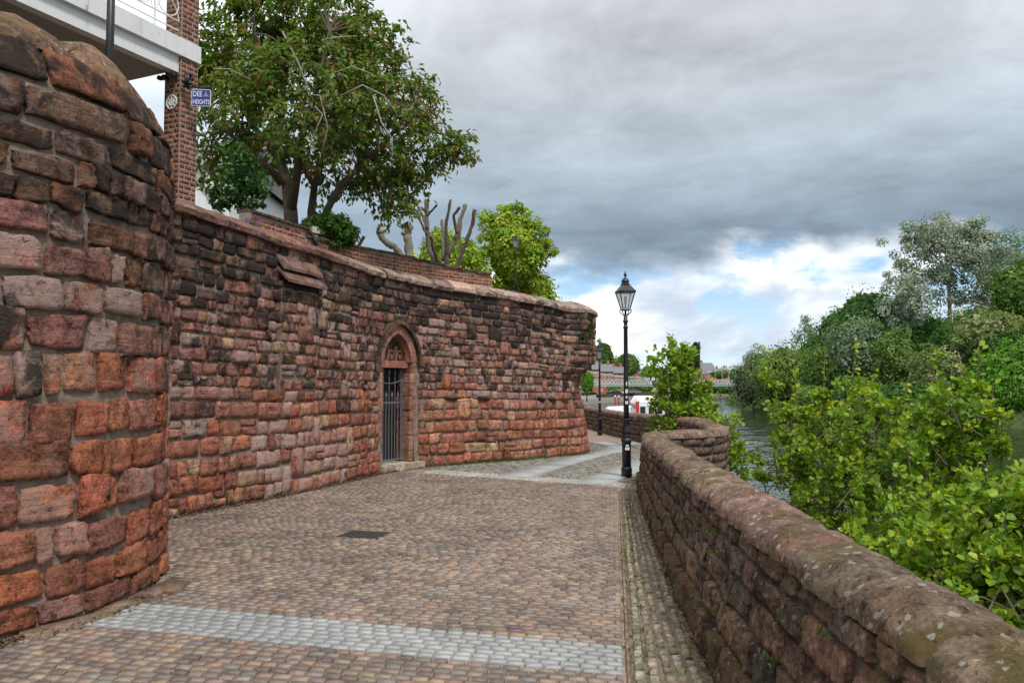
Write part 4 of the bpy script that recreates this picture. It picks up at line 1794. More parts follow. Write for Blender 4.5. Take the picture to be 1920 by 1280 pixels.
for s in sq:
    V += [gwm(s, 3.4, 0), gwm(s, gtop(s), 0), gwm(s, gtop(s), -0.23), gwm(s, 3.4, -0.23)]
for i in range(len(sq) - 1):
    for j in range(3):
        a = i * 4 + j
        Fc.append((a, a + 4, a + 5, a + 1))
k = (len(sq) - 1) * 4
Fc += [(0, 1, 2, 3), (k + 3, k + 2, k + 1, k)]
mesh_obj('brickwork_core', V, Fc, M['brickmortar'], gw)
s = 0.0
while s < GW.L - .05:
    l_ = min(rng.uniform(0.42, 0.5), GW.L - s)
    if s < s_p < s + l_:
        l_ = s_p - s + 0.02
    z = gtop(s + l_ / 2)
    V = []
    for sx in (s + .003, s + l_ / 2, s + l_ - .003):
        for d, zz in ((0.05, 0.0), (0.055, 0.04), (-0.115, 0.075), (-0.28, 0.04), (-0.28, 0.0)):
            V.append(gwm(sx, z + zz + rng.uniform(-.003, .003), d))
    Fc = []
    for i in range(2):
        for j in range(5):
            a, c_ = i * 5 + j, i * 5 + (j + 1) % 5
            Fc.append((a, a + 5, c_ + 5, c_))
    Fc += [tuple(range(5)), tuple(range(14, 9, -1))]
    MB().add(V, Fc, col=np.append(col_jit((0.12, 0.085, 0.062), rng), 0.1), off=rnd_off(rng), soot=0.2).build('coping_slab', M['wallcope'], gw)
    s += l_
q = MB()
for (sa, za, sb, zb) in ((s_p - 0.02, 4.52, s_p + 0.42, 4.12),):
    q.add([gwm(sa, za, .02), gwm(sa, za, .07), gwm(sb, zb, .07), gwm(sb, zb, .02), gwm(sa + .06, za + .02, .02), gwm(sa + .06, za + .02, .07), gwm(sb + .06, zb + .02, .07), gwm(sb + .06, zb + .02, .02)],
          [(0, 1, 2, 3), (7, 6, 5, 4), (0, 4, 5, 1), (1, 5, 6, 2), (2, 6, 7, 3), (3, 7, 4, 0)], col=(0.10, 0.07, 0.055, 0), soot=.3)
q.build('raking_coping', M['wallcope'], gw)
# stone pedestal beside the shrub
pp = P(590, 428, 15.0)
ped = thing('stone_pedestal', 'flared pale stone pedestal between the brick pier and round shrub', 'pedestal', (pp[0], pp[1], 3.45))
q = MB()
q.lathe([(0.34, 3.45), (0.34, 4.30), (0.22, 4.42), (0.15, 4.55)], (pp[0], pp[1], 0), 4, 0.4, col=(0.27, 0.24, 0.19, .1), off=(4, 4, 4))
q.build('shaft', M['cobble'], ped)
q = MB()
q.box((pp[0], pp[1], 4.60), (0.34, 0.34, 0.12), 0.9, col=(0.5, 0.48, 0.43, .1))
q.build('capstone', M['flag'], ped)
# wooden stake
q = MB()
a, b_ = P(672, 462, 16.6), P(683, 443, 16.6)
q.tube([a - (b_ - a) * 3, b_], 0.035, 8)
tag(q.build('wooden_stake', plain_mat('stake_wood', (0.26, 0.13, 0.07), .85, .2, 10)), 'short leaning brown wooden stake behind the brick wall coping', 'stake')

# ------------------------------------------------------------------ apartment building with balcony
ap_dir = np.array([0.455, 1.0]) / math.hypot(0.455, 1.0)
ap_nrm = np.array([ap_dir[1], -ap_dir[0]])
pc = P(337, 300, 11.7)
ap = thing('apartment_building', 'brick apartment building with white balcony slab on a brick pillar', 'building', (pc[0], pc[1], 3.45))
APX, APY = np.array([*ap_dir, 0]), np.array([*ap_nrm, 0])
PW = 0.32
rng = random.Random(14)
O3 = np.array([pc[0], pc[1], 0.0])


def face_map(o, ax, ay):
    return lambda s, z, d: o + ax * s + ay * d + np.array([0, 0, z])


z_b0, z_b1 = P(347, 110, 11.7)[2] - 0.42, P(347, 110, 11.7)[2] + 0.12
pil_h = PW / 2
z1f = P(368, 92, 11.7)[2]
pcs = []
faces4 = [(-APY, APX, None), ]
# four faces: (outward normal, along direction)
for nrm_, alg in ((APY, APX), (-APX, APY), (-APY, -APX), (APX, -APY)):
    fm = face_map(O3 + nrm_ * pil_h, alg, nrm_)
    z, row = 3.45, 0
    while z < 10.4:
        cuts = [-pil_h, -pil_h + 0.10, 0.08, pil_h] if row % 2 else [-pil_h, -pil_h + 0.20, pil_h]
        if not (z1f - 0.26 < z < z1f + 0.05 and (nrm_ is APY)):
            for a, b_ in zip(cuts[:-1], cuts[1:]):
                Vv, Ff = pillow(fm, a + .005, b_ - .005, z + .005, z + 0.07, 0.006, rng, 4, 4, 0.006, 0.015, 0.001, 0.001, 0.2)
                c = (0.235, 0.095, 0.062) if rng.random() < .6 else (0.18, 0.078, 0.055) if rng.random() < .7 else (0.28, 0.125, 0.08)
                vis = 1.0 if nrm_ is APY or alg is APY else 0.01
                pcs.append((Vv, Ff, np.append(col_jit(c, rng, .15), 0.1), rnd_off(rng), 0.1, vis))
        z += 0.075
        row += 1
q = MB()
q.frame_box(O3, APX, APY, AZ, -pil_h, pil_h, -pil_h, pil_h, 3.3, 10.45)
pillar = q.build('brick_pillar', M['brickmortar'], ap)
emit(pillar, 'brick', pcs, M['brick'], 300)
# balcony slab: lower beam set back, upper fascia flush with the pillar
z1 = P(368, 92, 11.7)[2]
q = MB()
q.frame_box(O3, APX, APY, AZ, -9.0, -pil_h - 0.002, -0.02, 0.12, z1 - 0.44, z1 - 0.202)
q.build('fascia_beam', M['stained_white'], ap)
q = MB()
q.frame_box(O3, APX, APY, AZ, -9.0, pil_h + 0.03, pil_h - 0.10, pil_h + 0.03, z1 - 0.20, z1 + 0.06)
q.build('fascia_board', M['stained_white'], ap)
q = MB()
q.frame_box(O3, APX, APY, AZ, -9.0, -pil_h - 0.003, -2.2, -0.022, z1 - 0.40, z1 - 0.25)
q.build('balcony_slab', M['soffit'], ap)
# rear wall with brick courses and a window behind the railing
rw = MB()
rw.frame_box(O3, APX, APY, AZ, -9.0, -1.0, -2.6, -2.25, 3.3, 10.5)
rear = rw.build('rear_wall', plain_mat('brick_wall', (0.20, 0.085, 0.06), .9, .2, 5), ap)
q = MB()
q.frame_box(O3, APX, APY, AZ, -4.2, -2.2, -2.247, -2.22, z1 + 0.1, z1 + 2.1)
q.build('window', M['window'], ap)
# railing with circles
rail = MB()
RY = 0.12
zr = z1 + 0.06
for z, r_ in ((zr + 0.12, 0.010), (zr + 0.26, 0.010), (zr + 0.92, 0.012), (zr + 1.02, 0.02)):
    rail.tube([O3 + APX * x + APY * RY + AZ * z for x in (-9.0, -pil_h - 0.01)], r_, 6)
x = -pil_h - 0.45
while x > -8.5:
    rail.tube([O3 + APX * x + APY * RY + AZ * z for z in (z1 - 0.0, zr + 1.0)], 0.014, 6)
    x -= 0.95
rl = rail.build('railing', M['white'], ap)
x = -pil_h - 0.22
i = 0
while x > -8.3:
    q = MB()
    for rr, zz in ((0.19, 0.47), (0.19, 0.75)):
        q.tube([O3 + APX * (x + rr * math.cos(a)) + APY * RY + AZ * (zr + zz + rr * math.sin(a)) for a in np.linspace(0, 2 * math.pi, 17)], 0.008, 5)
    for dx in (-0.2, 0.2):
        q.tube([O3 + APX * (x + dx * math.cos(a)) + APY * RY + AZ * (zr + .26 + .66 * (a / math.pi)) for a in np.linspace(0, math.pi, 9)], 0.008, 5)
    q.build('lattice_scroll', M['white'], rl)
    x -= 0.475
q = MB()
q.tube([O3 + APX * -1.75 + APY * (0.14 + .1 * math.sin(a)) + AZ * (z1 + 0.35 - 0.5 * a / 2.2) for a in np.linspace(0, 2.2, 8)], 0.012, 6)
q.build('hanging_cable', M['white'], ap)
q = MB()
pl = O3 - APX * (pil_h + 0.012) + APY * 0.0
zc_ = P(320, 190, 11.5)[2]
for rr in (0.10, 0.05):
    q.tube([pl + APY * (rr * math.cos(a)) + AZ * (zc_ + rr * math.sin(a)) for a in np.linspace(0, 2 * math.pi, 17)], 0.012, 6)
for a in np.linspace(0, math.pi, 5)[:-1]:
    q.tube([pl + APY * (0.1 * math.cos(a)) + AZ * (zc_ + 0.1 * math.sin(a)), pl - APY * (0.1 * math.cos(a)) + AZ * (zc_ - 0.1 * math.sin(a))], 0.009, 5)
q.build('ornamental_plate', M['sticker'], ap)
# spotlights under the balcony
for i, (dx, lab) in enumerate(((-0.16, 'small black round spotlight on the brick pillar, nearest its inner edge'), (-0.07, 'small black round spotlight on the brick pillar, middle of the three'), (0.1, 'small black round spotlight on the brick pillar, closest to the blue sign'))):
    zc2 = P(322, 145, 11.5)[2]
    o_ = O3 - APX * (pil_h + 0.07) + APY * dx + AZ * zc2
    sp = thing('spotlight', lab, 'spotlight', o_, 'spotlights on the brick pillar')
    q = MB()
    q.tube([o_ - APX * 0.05, o_ - APX * 0.0, o_ + APX * 0.02, o_ + APX * 0.055], [0.035, 0.035, 0.02, 0.015], 10)
    q.build('housing', M['iron'], sp)
    q = MB()
    q.tube([o_ - APX * 0.056, o_ - APX * 0.052], 0.028, 10)
    q.build('lens', M['window'], sp)
# hanging sign with its lettering
zs_ = P(378, 190, 11.6)[2]
sg_o = O3 + APY * (pil_h + 0.01) + APX * 0.0
sg = thing('hanging_sign', 'small blue hanging sign lettered DEE HEIGHTS beside the brick pillar', 'sign', (*sg_o[:2], zs_))
sw, sh = 0.27, 0.25
sv = np.array([1.0, 0.12, 0.0]); sv /= np.linalg.norm(sv)
sn = np.array([sv[1], -sv[0], 0.0])
left_top = P(360, 169, 11.45)
sc0 = np.array([left_top[0], left_top[1], zs_]) + sv * sw / 2


def rrect(w_, h_, r_, d):
    out = []
    for cx, cy, a0 in ((w_ / 2 - r_, h_ / 2 - r_, 0), (-w_ / 2 + r_, h_ / 2 - r_, 90), (-w_ / 2 + r_, -h_ / 2 + r_, 180), (w_ / 2 - r_, -h_ / 2 + r_, 270)):
        for a in (0, 30, 60, 90):
            q_ = math.radians(a0 + a)
            out.append(sc0 + sv * (cx + r_ * math.cos(q_)) + AZ * (cy + r_ * math.sin(q_)) + sn * d)
    return out


def plate(w_, h_, r_, d0, d1):
    A, B = rrect(w_, h_, r_, d0), rrect(w_, h_, r_, d1)
    n = len(A)
    return A + B, [tuple(range(n - 1, -1, -1)), tuple(range(n, 2 * n))] + [(i, (i + 1) % n, n + (i + 1) % n, n + i) for i in range(n)]


MB().add(*plate(sw, sh, 0.02, -0.010, 0.010)).build('sign_border', M['sticker'], sg)
MB().add(*plate(sw - .016, sh - .016, 0.016, -0.0125, 0.0125)).build('sign_panel', M['blue'], sg)


def text_mesh(body, size, pos, parent, width=None):
    cu = bpy.data.curves.new('lettering', 'FONT')
    cu.body = body
    cu.size = size
    cu.resolution_u = 3
    cu.offset = 0.001
    to = bpy.data.objects.new('lettering', cu)
    COL.objects.link(to)
    bpy.context.view_layer.update()
    me = bpy.data.meshes.new_from_object(to)
    co = np.empty(len(me.vertices) * 3)
    me.vertices.foreach_get('co', co)
    co = co.reshape(-1, 3)
    fs = [tuple(p.vertices) for p in me.polygons]
    bpy.data.objects.remove(to)
    k = width / (co[:, 0].max() - co[:, 0].min()) if width else 1
    V = [pos + sv * (c[0] * k) + AZ * c[1] + sn * 0.0145 for c in co]
    MB().add(V, fs).build('lettering', M['sticker'], parent)


text_mesh('DEE', 0.115, sc0 - sv * 0.118 + AZ * 0.015, sg, 0.125)
text_mesh('HEIGHTS', 0.095, sc0 - sv * 0.118 - AZ * 0.095, sg, 0.236)
# little emblem of a building with a spire beside the words
em = MB()
ec = sc0 + sv * 0.068 + AZ * 0.02 + sn * 0.0135


def embox(x0, x1, z0, z1):
    em.frame_box(ec, sv, sn, AZ, x0, x1, 0, 0.0015, z0, z1)


embox(-0.045, 0.045, 0.0, 0.008); embox(-0.03, 0.03, 0.011, 0.022); embox(-0.012, 0.012, 0.025, 0.05); embox(-0.004, 0.004, 0.05, 0.078)
em.build('emblem', M['soffit'], sg)
q = MB()
tl = sc0 - sv * (sw / 2) + AZ * (sh / 2 + 0.03)
q.tube([tl - sv * 0.12, tl + sv * (sw + 0.01)], 0.012, 6)
q.tube([tl - sv * 0.06 + AZ * -0.03, tl - sv * 0.05 + AZ * 0.10, tl - sv * 0.02 + AZ * 0.16, tl + sv * 0.02 + AZ * 0.13, tl + sv * 0.0 + AZ * 0.09], 0.018, 7)
q.tube([tl - sv * 0.09 + AZ * 0.02, tl - sv * 0.09 + AZ * 0.2], 0.022, 7)
for dx, dz in ((-0.12, 0.08), (-0.03, 0.05), (-0.02, 0.18)):
    q.lathe([(0, -.035), (.03, -.015), (.035, .01), (.015, .035), (0, .04)], tl + sv * dx + AZ * dz, 8)
q.build('bracket', M['iron'], sg, True)
# dark post rising from the bastion
q = MB()
bp = P(206, 92, 8.4)
q.tube([(bp[0], bp[1], 3.9), (bp[0], bp[1], 6.9)], 0.04, 12)
pst = thing('metal_post', 'tall plain black metal post rising behind the bastion coping', 'post', (bp[0], bp[1], 3.9))
q.build('shaft', M['iron'], pst, True)
q = MB()
q.lathe([(0.07, 3.85), (0.07, 3.95), (0.045, 3.97)], (bp[0], bp[1], 0), 12)
q.build('base_collar', M['iron'], pst, True)

# white gabled house further back
wh = thing('white_house', 'white clad house with a sloping lean-to roof behind the brick pillar', 'house', (*P(400, 390, 24)[:2], 3.45))
hx0, hx1 = P(340, 300, 24)[0], P(432, 300, 24)[0]
q = MB()
q.box(((hx0 + hx1) / 2, 27, 5.9), (hx1 - hx0, 6, 4.9))
q.build('wall', M['white'], wh)
for i in range(7):
    q = MB()
    x = hx1 - 0.06 - i * 0.22
    q.box((x, 23.985, 5.9), (0.04, 0.03, 4.9))
    q.build('batten', M['white'], wh)
q = MB()
q.box((hx0 - .35, 26, 4.7), (1.2, 5.6, 2.5))
q.build('side_wall', M['white'], wh)
q = MB()
a, b_ = P(366, 325, 23.9), P(418, 400, 23.9)
q.tube([a, b_, b_ + (b_ - a) * .4], 0.035, 6)
q.build('downpipe', M['soffit'], wh)
q = MB()
q.add([(hx0 - .3, 23.8, 8.3), (hx1 + .3, 23.8, 8.3), (hx1 + .3, 27, 9.9), (hx0 - .3, 27, 9.9), (hx1 + .3, 30.2, 8.3), (hx0 - .3, 30.2, 8.3)], [(0, 1, 2, 3), (3, 2, 4, 5), (0, 3, 5), (1, 4, 2)])
q.build('roof', M['slate'], wh)


# ------------------------------------------------------------------ vegetation
def leaves(Pn, ax, nm, ln, wd, cols, shape='diamond'):
    """many small folded leaf blades at once"""
    Pn, ax, nm = np.asarray(Pn), np.asarray(ax), np.asarray(nm)
    n = len(Pn)
    ax = ax / (np.linalg.norm(ax, axis=1, keepdims=True) + 1e-9)
    sd = np.cross(ax, nm)
    sd /= np.linalg.norm(sd, axis=1, keepdims=True) + 1e-9
    nn = np.cross(sd, ax)
    ln = np.broadcast_to(ln, n)[:, None]
    wd = np.broadcast_to(wd, n)[:, None]
    fold = 0.22 * wd * nn
    if shape == 'round':
        V = np.stack([Pn, Pn + ax * ln * .38 + sd * wd * .5 + fold, Pn + ax * ln * .85 + sd * wd * .36 + fold * .6, Pn + ax * ln - nn * ln * .08,
                      Pn + ax * ln * .85 - sd * wd * .36 + fold * .6, Pn + ax * ln * .38 - sd * wd * .5 + fold], 1)
        base = (np.arange(n) * 6)[:, None]
        Fq = np.concatenate([base + np.array([[0, 1, 2, 3]]), base + np.array([[0, 3, 4, 5]])], 0)
        k = 6
    else:
        V = np.stack([Pn, Pn + ax * ln * .45 + sd * wd * .5 + fold, Pn + ax * ln - nn * ln * .12, Pn + ax * ln * .45 - sd * wd * .5 + fold], 1)
        base = (np.arange(n) * 4)[:, None]
        Fq = np.concatenate([base + np.array([[0, 1, 2]]), base + np.array([[0, 2, 3]])], 0)
        k = 4
    C = np.ones((n, k, 4), np.float32)
    C[:, :, :3] = np.asarray(cols)[:, None, :]
    return V.reshape(-1, 3), Fq, C.reshape(-1, 4)


def leaf_obj(name, V, Fq, C, mat, parent):
    me = bpy.data.meshes.new(name)
    V = V - wloc(parent) if parent is not None else V
    nf, k = Fq.shape
    me.vertices.add(len(V)); me.vertices.foreach_set('co', V.astype(np.float32).ravel())
    me.loops.add(nf * k); me.loops.foreach_set('vertex_index', Fq.astype(np.int32).ravel())
    me.polygons.add(nf); me.polygons.foreach_set('loop_start', np.arange(0, nf * k, k, dtype=np.int32))
    me.update(calc_edges=True)
    at = me.attributes.new('col', 'FLOAT_COLOR', 'POINT')
    at.data.foreach_set('color', C.ravel())
    me.materials.append(mat)
    me.validate()
    o = bpy.data.objects.new(name, me)
    COL.objects.link(o)
    if parent is not None:
        o.parent = parent
    return o


def unit(v):
    return v / (np.linalg.norm(v, axis=-1, keepdims=True) + 1e-9)


def pick_cols(rng, n, palette, var=0.2):
    pal = np.array(palette)
    c = pal[rng.integers(0, len(pal), n)]
    k = 1 + rng.uniform(-var, var, (n, 1))
    return np.clip(c * k * (1 + rng.uniform(-.08, .08, (n, 3))), .004, .8)


def cloud_crown(rng, cen, rad, nclump, cr, per, leaf, palette, up=0.15, flat=1.0, core=True, droop=0.0, lo=-0.85):
    """crown built of leaf clumps scattered through an uneven volume"""
    cen, rad = np.asarray(cen, float), np.asarray(rad, float)
    d = unit(rng.normal(size=(nclump * 3, 3)))
    d = d[d[:, 2] > lo][:nclump]
    n_ = len(d)
    bulge = 1 + 0.16 * np.sin(d[:, 0] * 4.1 + d[:, 2] * 3.3 + rng.uniform(0, 6)) + 0.12 * np.sin(d[:, 1] * 6.3 + d[:, 2] * 5 + rng.uniform(0, 6))
    rr = rng.uniform(0.45, 1.0, n_) ** 0.55 * bulge
    cc = cen + d * rad * rr[:, None]
    crs = cr * rng.uniform(0.6, 1.35, n_)
    ci = np.repeat(np.arange(n_), per)
    g = unit(rng.normal(size=(len(ci), 3)))
    g[:, 2] *= 0.8
    pr = rng.uniform(0.25, 1.0, len(ci)) ** 0.5
    Pn = cc[ci] + g * (crs[ci] * pr)[:, None] * np.array([1, 1, flat])
    if droop:
        Pn[:, 2] -= droop * rng.uniform(0, 1, len(ci)) ** 2 * 2
    nm = unit(g * 1.1 + np.array([0, 0, 0.45]) + rng.normal(size=g.shape) * 0.32)
    ax = unit(np.cross(nm, rng.normal(size=g.shape)) + np.array([0, 0, -0.25 - droop]))
    clump_c = pick_cols(rng, n_, palette, .18)
    cols = clump_c[ci] * (1 + rng.uniform(-.25, .25, (len(ci), 1)))
    ln = leaf * rng.uniform(.7, 1.3, len(ci))
    V, Fq, C = leaves(Pn, ax, nm, ln, ln * .75, cols)
    return V, Fq, C, cc


FARTREE = []


def far_tree(name, label, px, top, bot, wpx, Y, palette, rng, leaf=0.34, nclump=70, per=60, cr=None, trunk=None, group='trees on the far riverbank', droop=0.0, base=None, lo=-0.85, core=0.74, bark=None, lobes=()):
    k = Y / F_PX
    t3, b3 = P(px, top, Y), P(px, bot, Y)
    cx, cz = t3[0], (t3[2] + b3[2]) / 2
    rx, rz_ = wpx * k / 2, (t3[2] - b3[2]) / 2
    zb = bank_z((cx, Y)) if base is None else base
    root = thing(name, label, 'tree' if 'shrub' not in name and 'bush' not in name else 'bush', (cx, Y, min(zb, b3[2])), group)
    ry = min(rx, max(3.0, rx * .8))
    cr = cr or 0.32 * min(rx, rz_)
    V, Fq, C, cc = cloud_crown(rng, (cx, Y, cz), (rx * .86, ry * .86, rz_ * .86), nclump, cr, per, leaf, palette, droop=droop, lo=lo)
    for (lx, ly, lrx, lry) in lobes:
        c2 = P(lx, ly, Y)
        V2, F2, C2, cc2 = cloud_crown(rng, c2, (lrx * k, min(lrx, lry) * k, lry * k), max(14, int(lrx * lry / 70)), cr * .8, per, leaf, palette, droop=droop, lo=-.8)
        V, Fq, C, cc = np.vstack([V, V2]), np.vstack([Fq, F2 + len(V)]), np.vstack([C, C2]), np.vstack([cc, cc2])
    if core:
        # leafy inner mass so that no daylight shows straight through the middle
        n2 = 3600
        g = unit(rng.normal(size=(n2, 3)))
        Pn = np.array([cx, Y, cz]) + g * np.array([rx, ry, rz_]) * core * rng.uniform(.75, 1, (n2, 1))
        nm = unit(g + rng.normal(size=g.shape) * .3)
        ax = unit(np.cross(nm, rng.normal(size=g.shape)))
        big = min(0.9, 0.09 * max(rx, rz_) + 0.22)
        V2, F2, C2 = leaves(Pn, ax, nm, big, big, pick_cols(rng, n2, palette, .2))
        F2 = F2 + len(V)
        V, Fq, C = np.vstack([V, V2]), np.vstack([Fq, F2]), np.vstack([C, C2])
    leaf_obj('crown', V, Fq, C, M['leaf_far'], root)
    q = MB()
    r0 = trunk or max(0.15, 0.05 * rx)
    q.tube([(cx, Y, min(zb, b3[2]) - .4), (cx + .1 * r0, Y, b3[2] + .2), (cx, Y, cz), (cx + rx * .05, Y, cz + rz_ * .7)], [r0, r0 * .85, r0 * .6, r0 * .2], 7)
    for i in range(0, len(cc), max(1, len(cc) // 9)):
        z0 = cz - rz_ * .5 + rng.uniform(0, .6) * rz_
        mid = (np.array([cx, Y, z0]) + cc[i]) / 2 + np.array([0, 0, .1 * rz_])
        q.tube([(cx, Y, z0), mid, cc[i]], [r0 * .45, r0 * .28, r0 * .1], 5)
    q.build('trunk', bark or M['bark'], root, True)
    return root


rg = np.random.default_rng(4)
SILVER = [(0.25, 0.315, 0.235), (0.31, 0.365, 0.30), (0.16, 0.235, 0.14), (0.38, 0.42, 0.37)]
DARK = [(0.0575, 0.1365, 0.0316), (0.0791, 0.1796, 0.0403), (0.1006, 0.2084, 0.0489)]
OLIVE = [(0.138, 0.228, 0.048), (0.114, 0.198, 0.0384), (0.18, 0.27, 0.066), (0.09, 0.168, 0.036)]
CREAM = [(0.168, 0.2408, 0.0672), (0.2128, 0.2688, 0.1008), (0.1288, 0.2072, 0.0504), (0.336, 0.3472, 0.1904)]
VIVID = [(0.1187, 0.2625, 0.0275), (0.0938, 0.2188, 0.025), (0.1625, 0.3125, 0.0438)]
GREYG = [(0.2016, 0.28, 0.1624), (0.1568, 0.2352, 0.1176), (0.2576, 0.3304, 0.224), (0.112, 0.1848, 0.084)]
YGREEN = [(0.1725, 0.2587, 0.0575), (0.1437, 0.23, 0.0483), (0.207, 0.299, 0.0747), (0.1035, 0.184, 0.0403)]
trees = [
    ('background_tree', 'olive tree on the bank past the right edge, nearest the water', 2010, 560, 790, 170, 96, OLIVE, {}),
    ('background_tree', 'green tree on the bank past the right edge, behind the olive one', 2120, 480, 760, 220, 104, DARK, {}),
    ('background_tree', 'cream flecked tree furthest past the right edge of the bank', 2270, 520, 820, 220, 84, CREAM, {}),
    ('background_tree', 'tall green tree furthest past the right edge of the bank', 2420, 450, 800, 260, 88, OLIVE, {}),
    ('background_tree', 'dense green crown low on the slope below the silvery poplars', 1730, 575, 720, 130, 128, DARK, {}),
    ('background_tree', 'dense green crown behind the grey willow on the slope', 1660, 590, 720, 140, 126, DARK, {}),
    ('background_tree', 'dense green crown behind the birch on the slope', 1545, 610, 740, 130, 150, DARK, {}),
    ('background_tree', 'olive crown behind the wide yellowish willow', 1450, 655, 765, 110, 165, OLIVE, {}),
    ('background_tree', 'deep green crown closing the slope at the far right edge', 1935, 520, 720, 130, 118, DARK, {}),
    ('background_tree', 'deep green crown above the vivid bush at the far right', 1870, 600, 740, 120, 104, DARK, {}),
    ('background_tree', 'dark tree crown filling the slope below the tall silvery poplar', 1640, 575, 720, 170, 142, DARK, {}),
    ('background_tree', 'dark tree crown on the slope right of the silvery poplar trunk', 1850, 560, 700, 190, 140, DARK, {}),
    ('silver_poplar', 'tallest silvery white poplar rising above all the other riverside trees', 1775, 402, 560, 170, 122, SILVER, dict(nclump=90, per=85, core=0, leaf=.34, cr=1.5, lobes=((1718, 455, 52, 42), (1840, 480, 62, 60), (1745, 540, 60, 42), (1850, 560, 55, 45), (1690, 520, 40, 26), (1800, 430, 60, 30)), trunk=.32, lo=-.7, bark=M['paletwig'])),
    ('silver_poplar', 'silvery poplar at the right edge behind the tallest poplar', 1890, 425, 600, 130, 130, SILVER, dict(nclump=60, per=70, core=.5, leaf=.36, cr=1.7, bark=M['paletwig'])),
    ('silver_poplar', 'lower silvery poplar leaning left below the tallest poplar', 1700, 505, 640, 110, 116, SILVER, dict(nclump=40, per=60, core=.4, leaf=.34, cr=1.2, bark=M['paletwig'])),
    ('broadleaf_tree', 'deep green rounded tree on the skyline left of the silvery poplars', 1630, 535, 660, 150, 132, DARK, {}),
    ('broadleaf_tree', 'small deep green tree stepping down the skyline beside the birch', 1570, 572, 690, 90, 136, DARK, {}),
    ('grey_willow', 'rounded grey green willow halfway up the wooded bank', 1600, 583, 725, 112, 108, GREYG, dict(nclump=80)),
    ('broadleaf_tree', 'olive green bush standing right of the grey willow', 1682, 612, 735, 92, 100, OLIVE, {}),
    ('hawthorn', 'cream flecked hawthorn in the middle of the wooded bank', 1750, 632, 800, 118, 95, CREAM, dict(nclump=90)),
    ('hawthorn', 'cream flecked hawthorn higher up at the right of the bank', 1850, 570, 690, 165, 106, CREAM, dict(nclump=90)),
    ('holly_tree', 'almost black green tree behind the two cream hawthorns', 1790, 590, 690, 110, 112, DARK, {}),
    ('broadleaf_tree', 'broad olive tree at the far right above the upper hawthorn', 1915, 480, 610, 140, 114, OLIVE, {}),
    ('green_bush', 'vivid green bush at the water edge on the far right', 1895, 630, 806, 150, 91, VIVID, dict(nclump=95, leaf=.30)),
    ('green_bush', 'vivid green bush in shade just left of the brightest one', 1820, 690, 800, 90, 94, VIVID, {}),
    ('broadleaf_tree', 'wide yellowish olive willow spreading over the left of the bank', 1475, 640, 775, 150, 128, YGREEN, dict(nclump=95, per=70)),
    ('broadleaf_tree', 'olive tree between the wide willow and grey willow', 1545, 640, 770, 100, 116, OLIVE, {}),
    ('birch_tree', 'loose pale birch rising over the left part of the bank', 1508, 592, 700, 66, 158, GREYG, dict(nclump=45, per=45, core=0, cr=1.2, droop=.3)),
    ('grey_willow', 'drooping grey green willow overhanging the water at the bend', 1412, 665, 772, 90, 146, [(0.13, 0.165, 0.085), (0.10, 0.14, 0.065), (0.155, 0.185, 0.105)], dict(nclump=80, droop=.4)),
    ('broadleaf_tree', 'thin topped green tree behind the drooping willow', 1420, 640, 720, 60, 185, GREYG, dict(nclump=40, core=.4)),
    ('green_bush', 'mid green bush at the water edge below the grey willow', 1610, 700, 800, 130, 99, OLIVE, {}),
    ('green_bush', 'low dark bush at the water edge below the hawthorn', 1690, 715, 806, 110, 93, DARK, {}),
    ('green_bush', 'low olive bush at the water edge under the wide willow', 1525, 715, 792, 110, 108, OLIVE, {}),
]
for (nm_, lab, px, tp_, bt, wp, Y, pal, kw) in trees:
    far_tree(nm_, lab, px, tp_, bt, wp, Y, pal, rg, **kw)

# trees across the water at the far end
grp = 'trees beyond the suspension bridge'
far_tree('horse_chestnut', 'round dark green tree behind the brick terrace', 1131, 634, 705, 46, 285, DARK, rg, leaf=.6, nclump=60, per=40, group=grp, base=-1.5)
far_tree('ash_tree', 'pale green loose tree behind the brick terrace', 1176, 656, 712, 58, 300, OLIVE, rg, leaf=.6, nclump=60, per=40, group=grp, base=-1.5)
far_tree('poplar_tree', 'narrow dark poplar behind the young riverside alder', 1303, 634, 706, 20, 330, [(0.055, 0.075, 0.035), (0.07, 0.09, 0.045)], rg, leaf=.6, nclump=40, per=35, group=grp, base=-1.5)
far_tree('poplar_tree', 'shorter dark poplar just left of the narrow one', 1292, 646, 706, 12, 332, [(0.055, 0.075, 0.035), (0.07, 0.09, 0.045)], rg, leaf=.6, nclump=25, per=30, group=grp, base=-1.5)
far_tree('broadleaf_tree', 'small green tree between the terrace and the alder', 1216, 682, 712, 34, 290, VIVID, rg, leaf=.5, nclump=30, per=30, group=grp, base=-1.5)
far_tree('broadleaf_tree', 'low green tree in front of the dark roofed house', 1350, 690, 712, 44, 320, OLIVE, rg, leaf=.5, nclump=30, per=30, group=grp, base=-1.5)
far_tree('green_bush', 'green tree on the quay close to the wall corner', 1100, 690, 742, 28, 170, VIVID, rg, leaf=.35, nclump=35, per=40, group=grp, base=-2)
far_tree('green_bush', 'leafy clump under the bridge on the far quay', 1150, 718, 738, 30, 242, VIVID, rg, leaf=.4, nclump=25, per=30, group=grp, base=-2)
far_tree('green_bush', 'yellow green bush under the bridge nearest the wall corner', 1117, 726, 742, 14, 232, [(.2, .2, .03)], rg, leaf=.35, nclump=16, per=25, group=grp, base=-2)
far_tree('green_bush', 'long leafy clump under the bridge beside the lamp column', 1200, 712, 740, 60, 246, YGREEN, rg, leaf=.4, nclump=35, per=35, group=grp, base=-2)
far_tree('green_bush', 'dark bank foliage under the bridge at its far end', 1350, 716, 740, 80, 262, DARK, rg, leaf=.4, nclump=40, per=35, group=grp, base=-2)
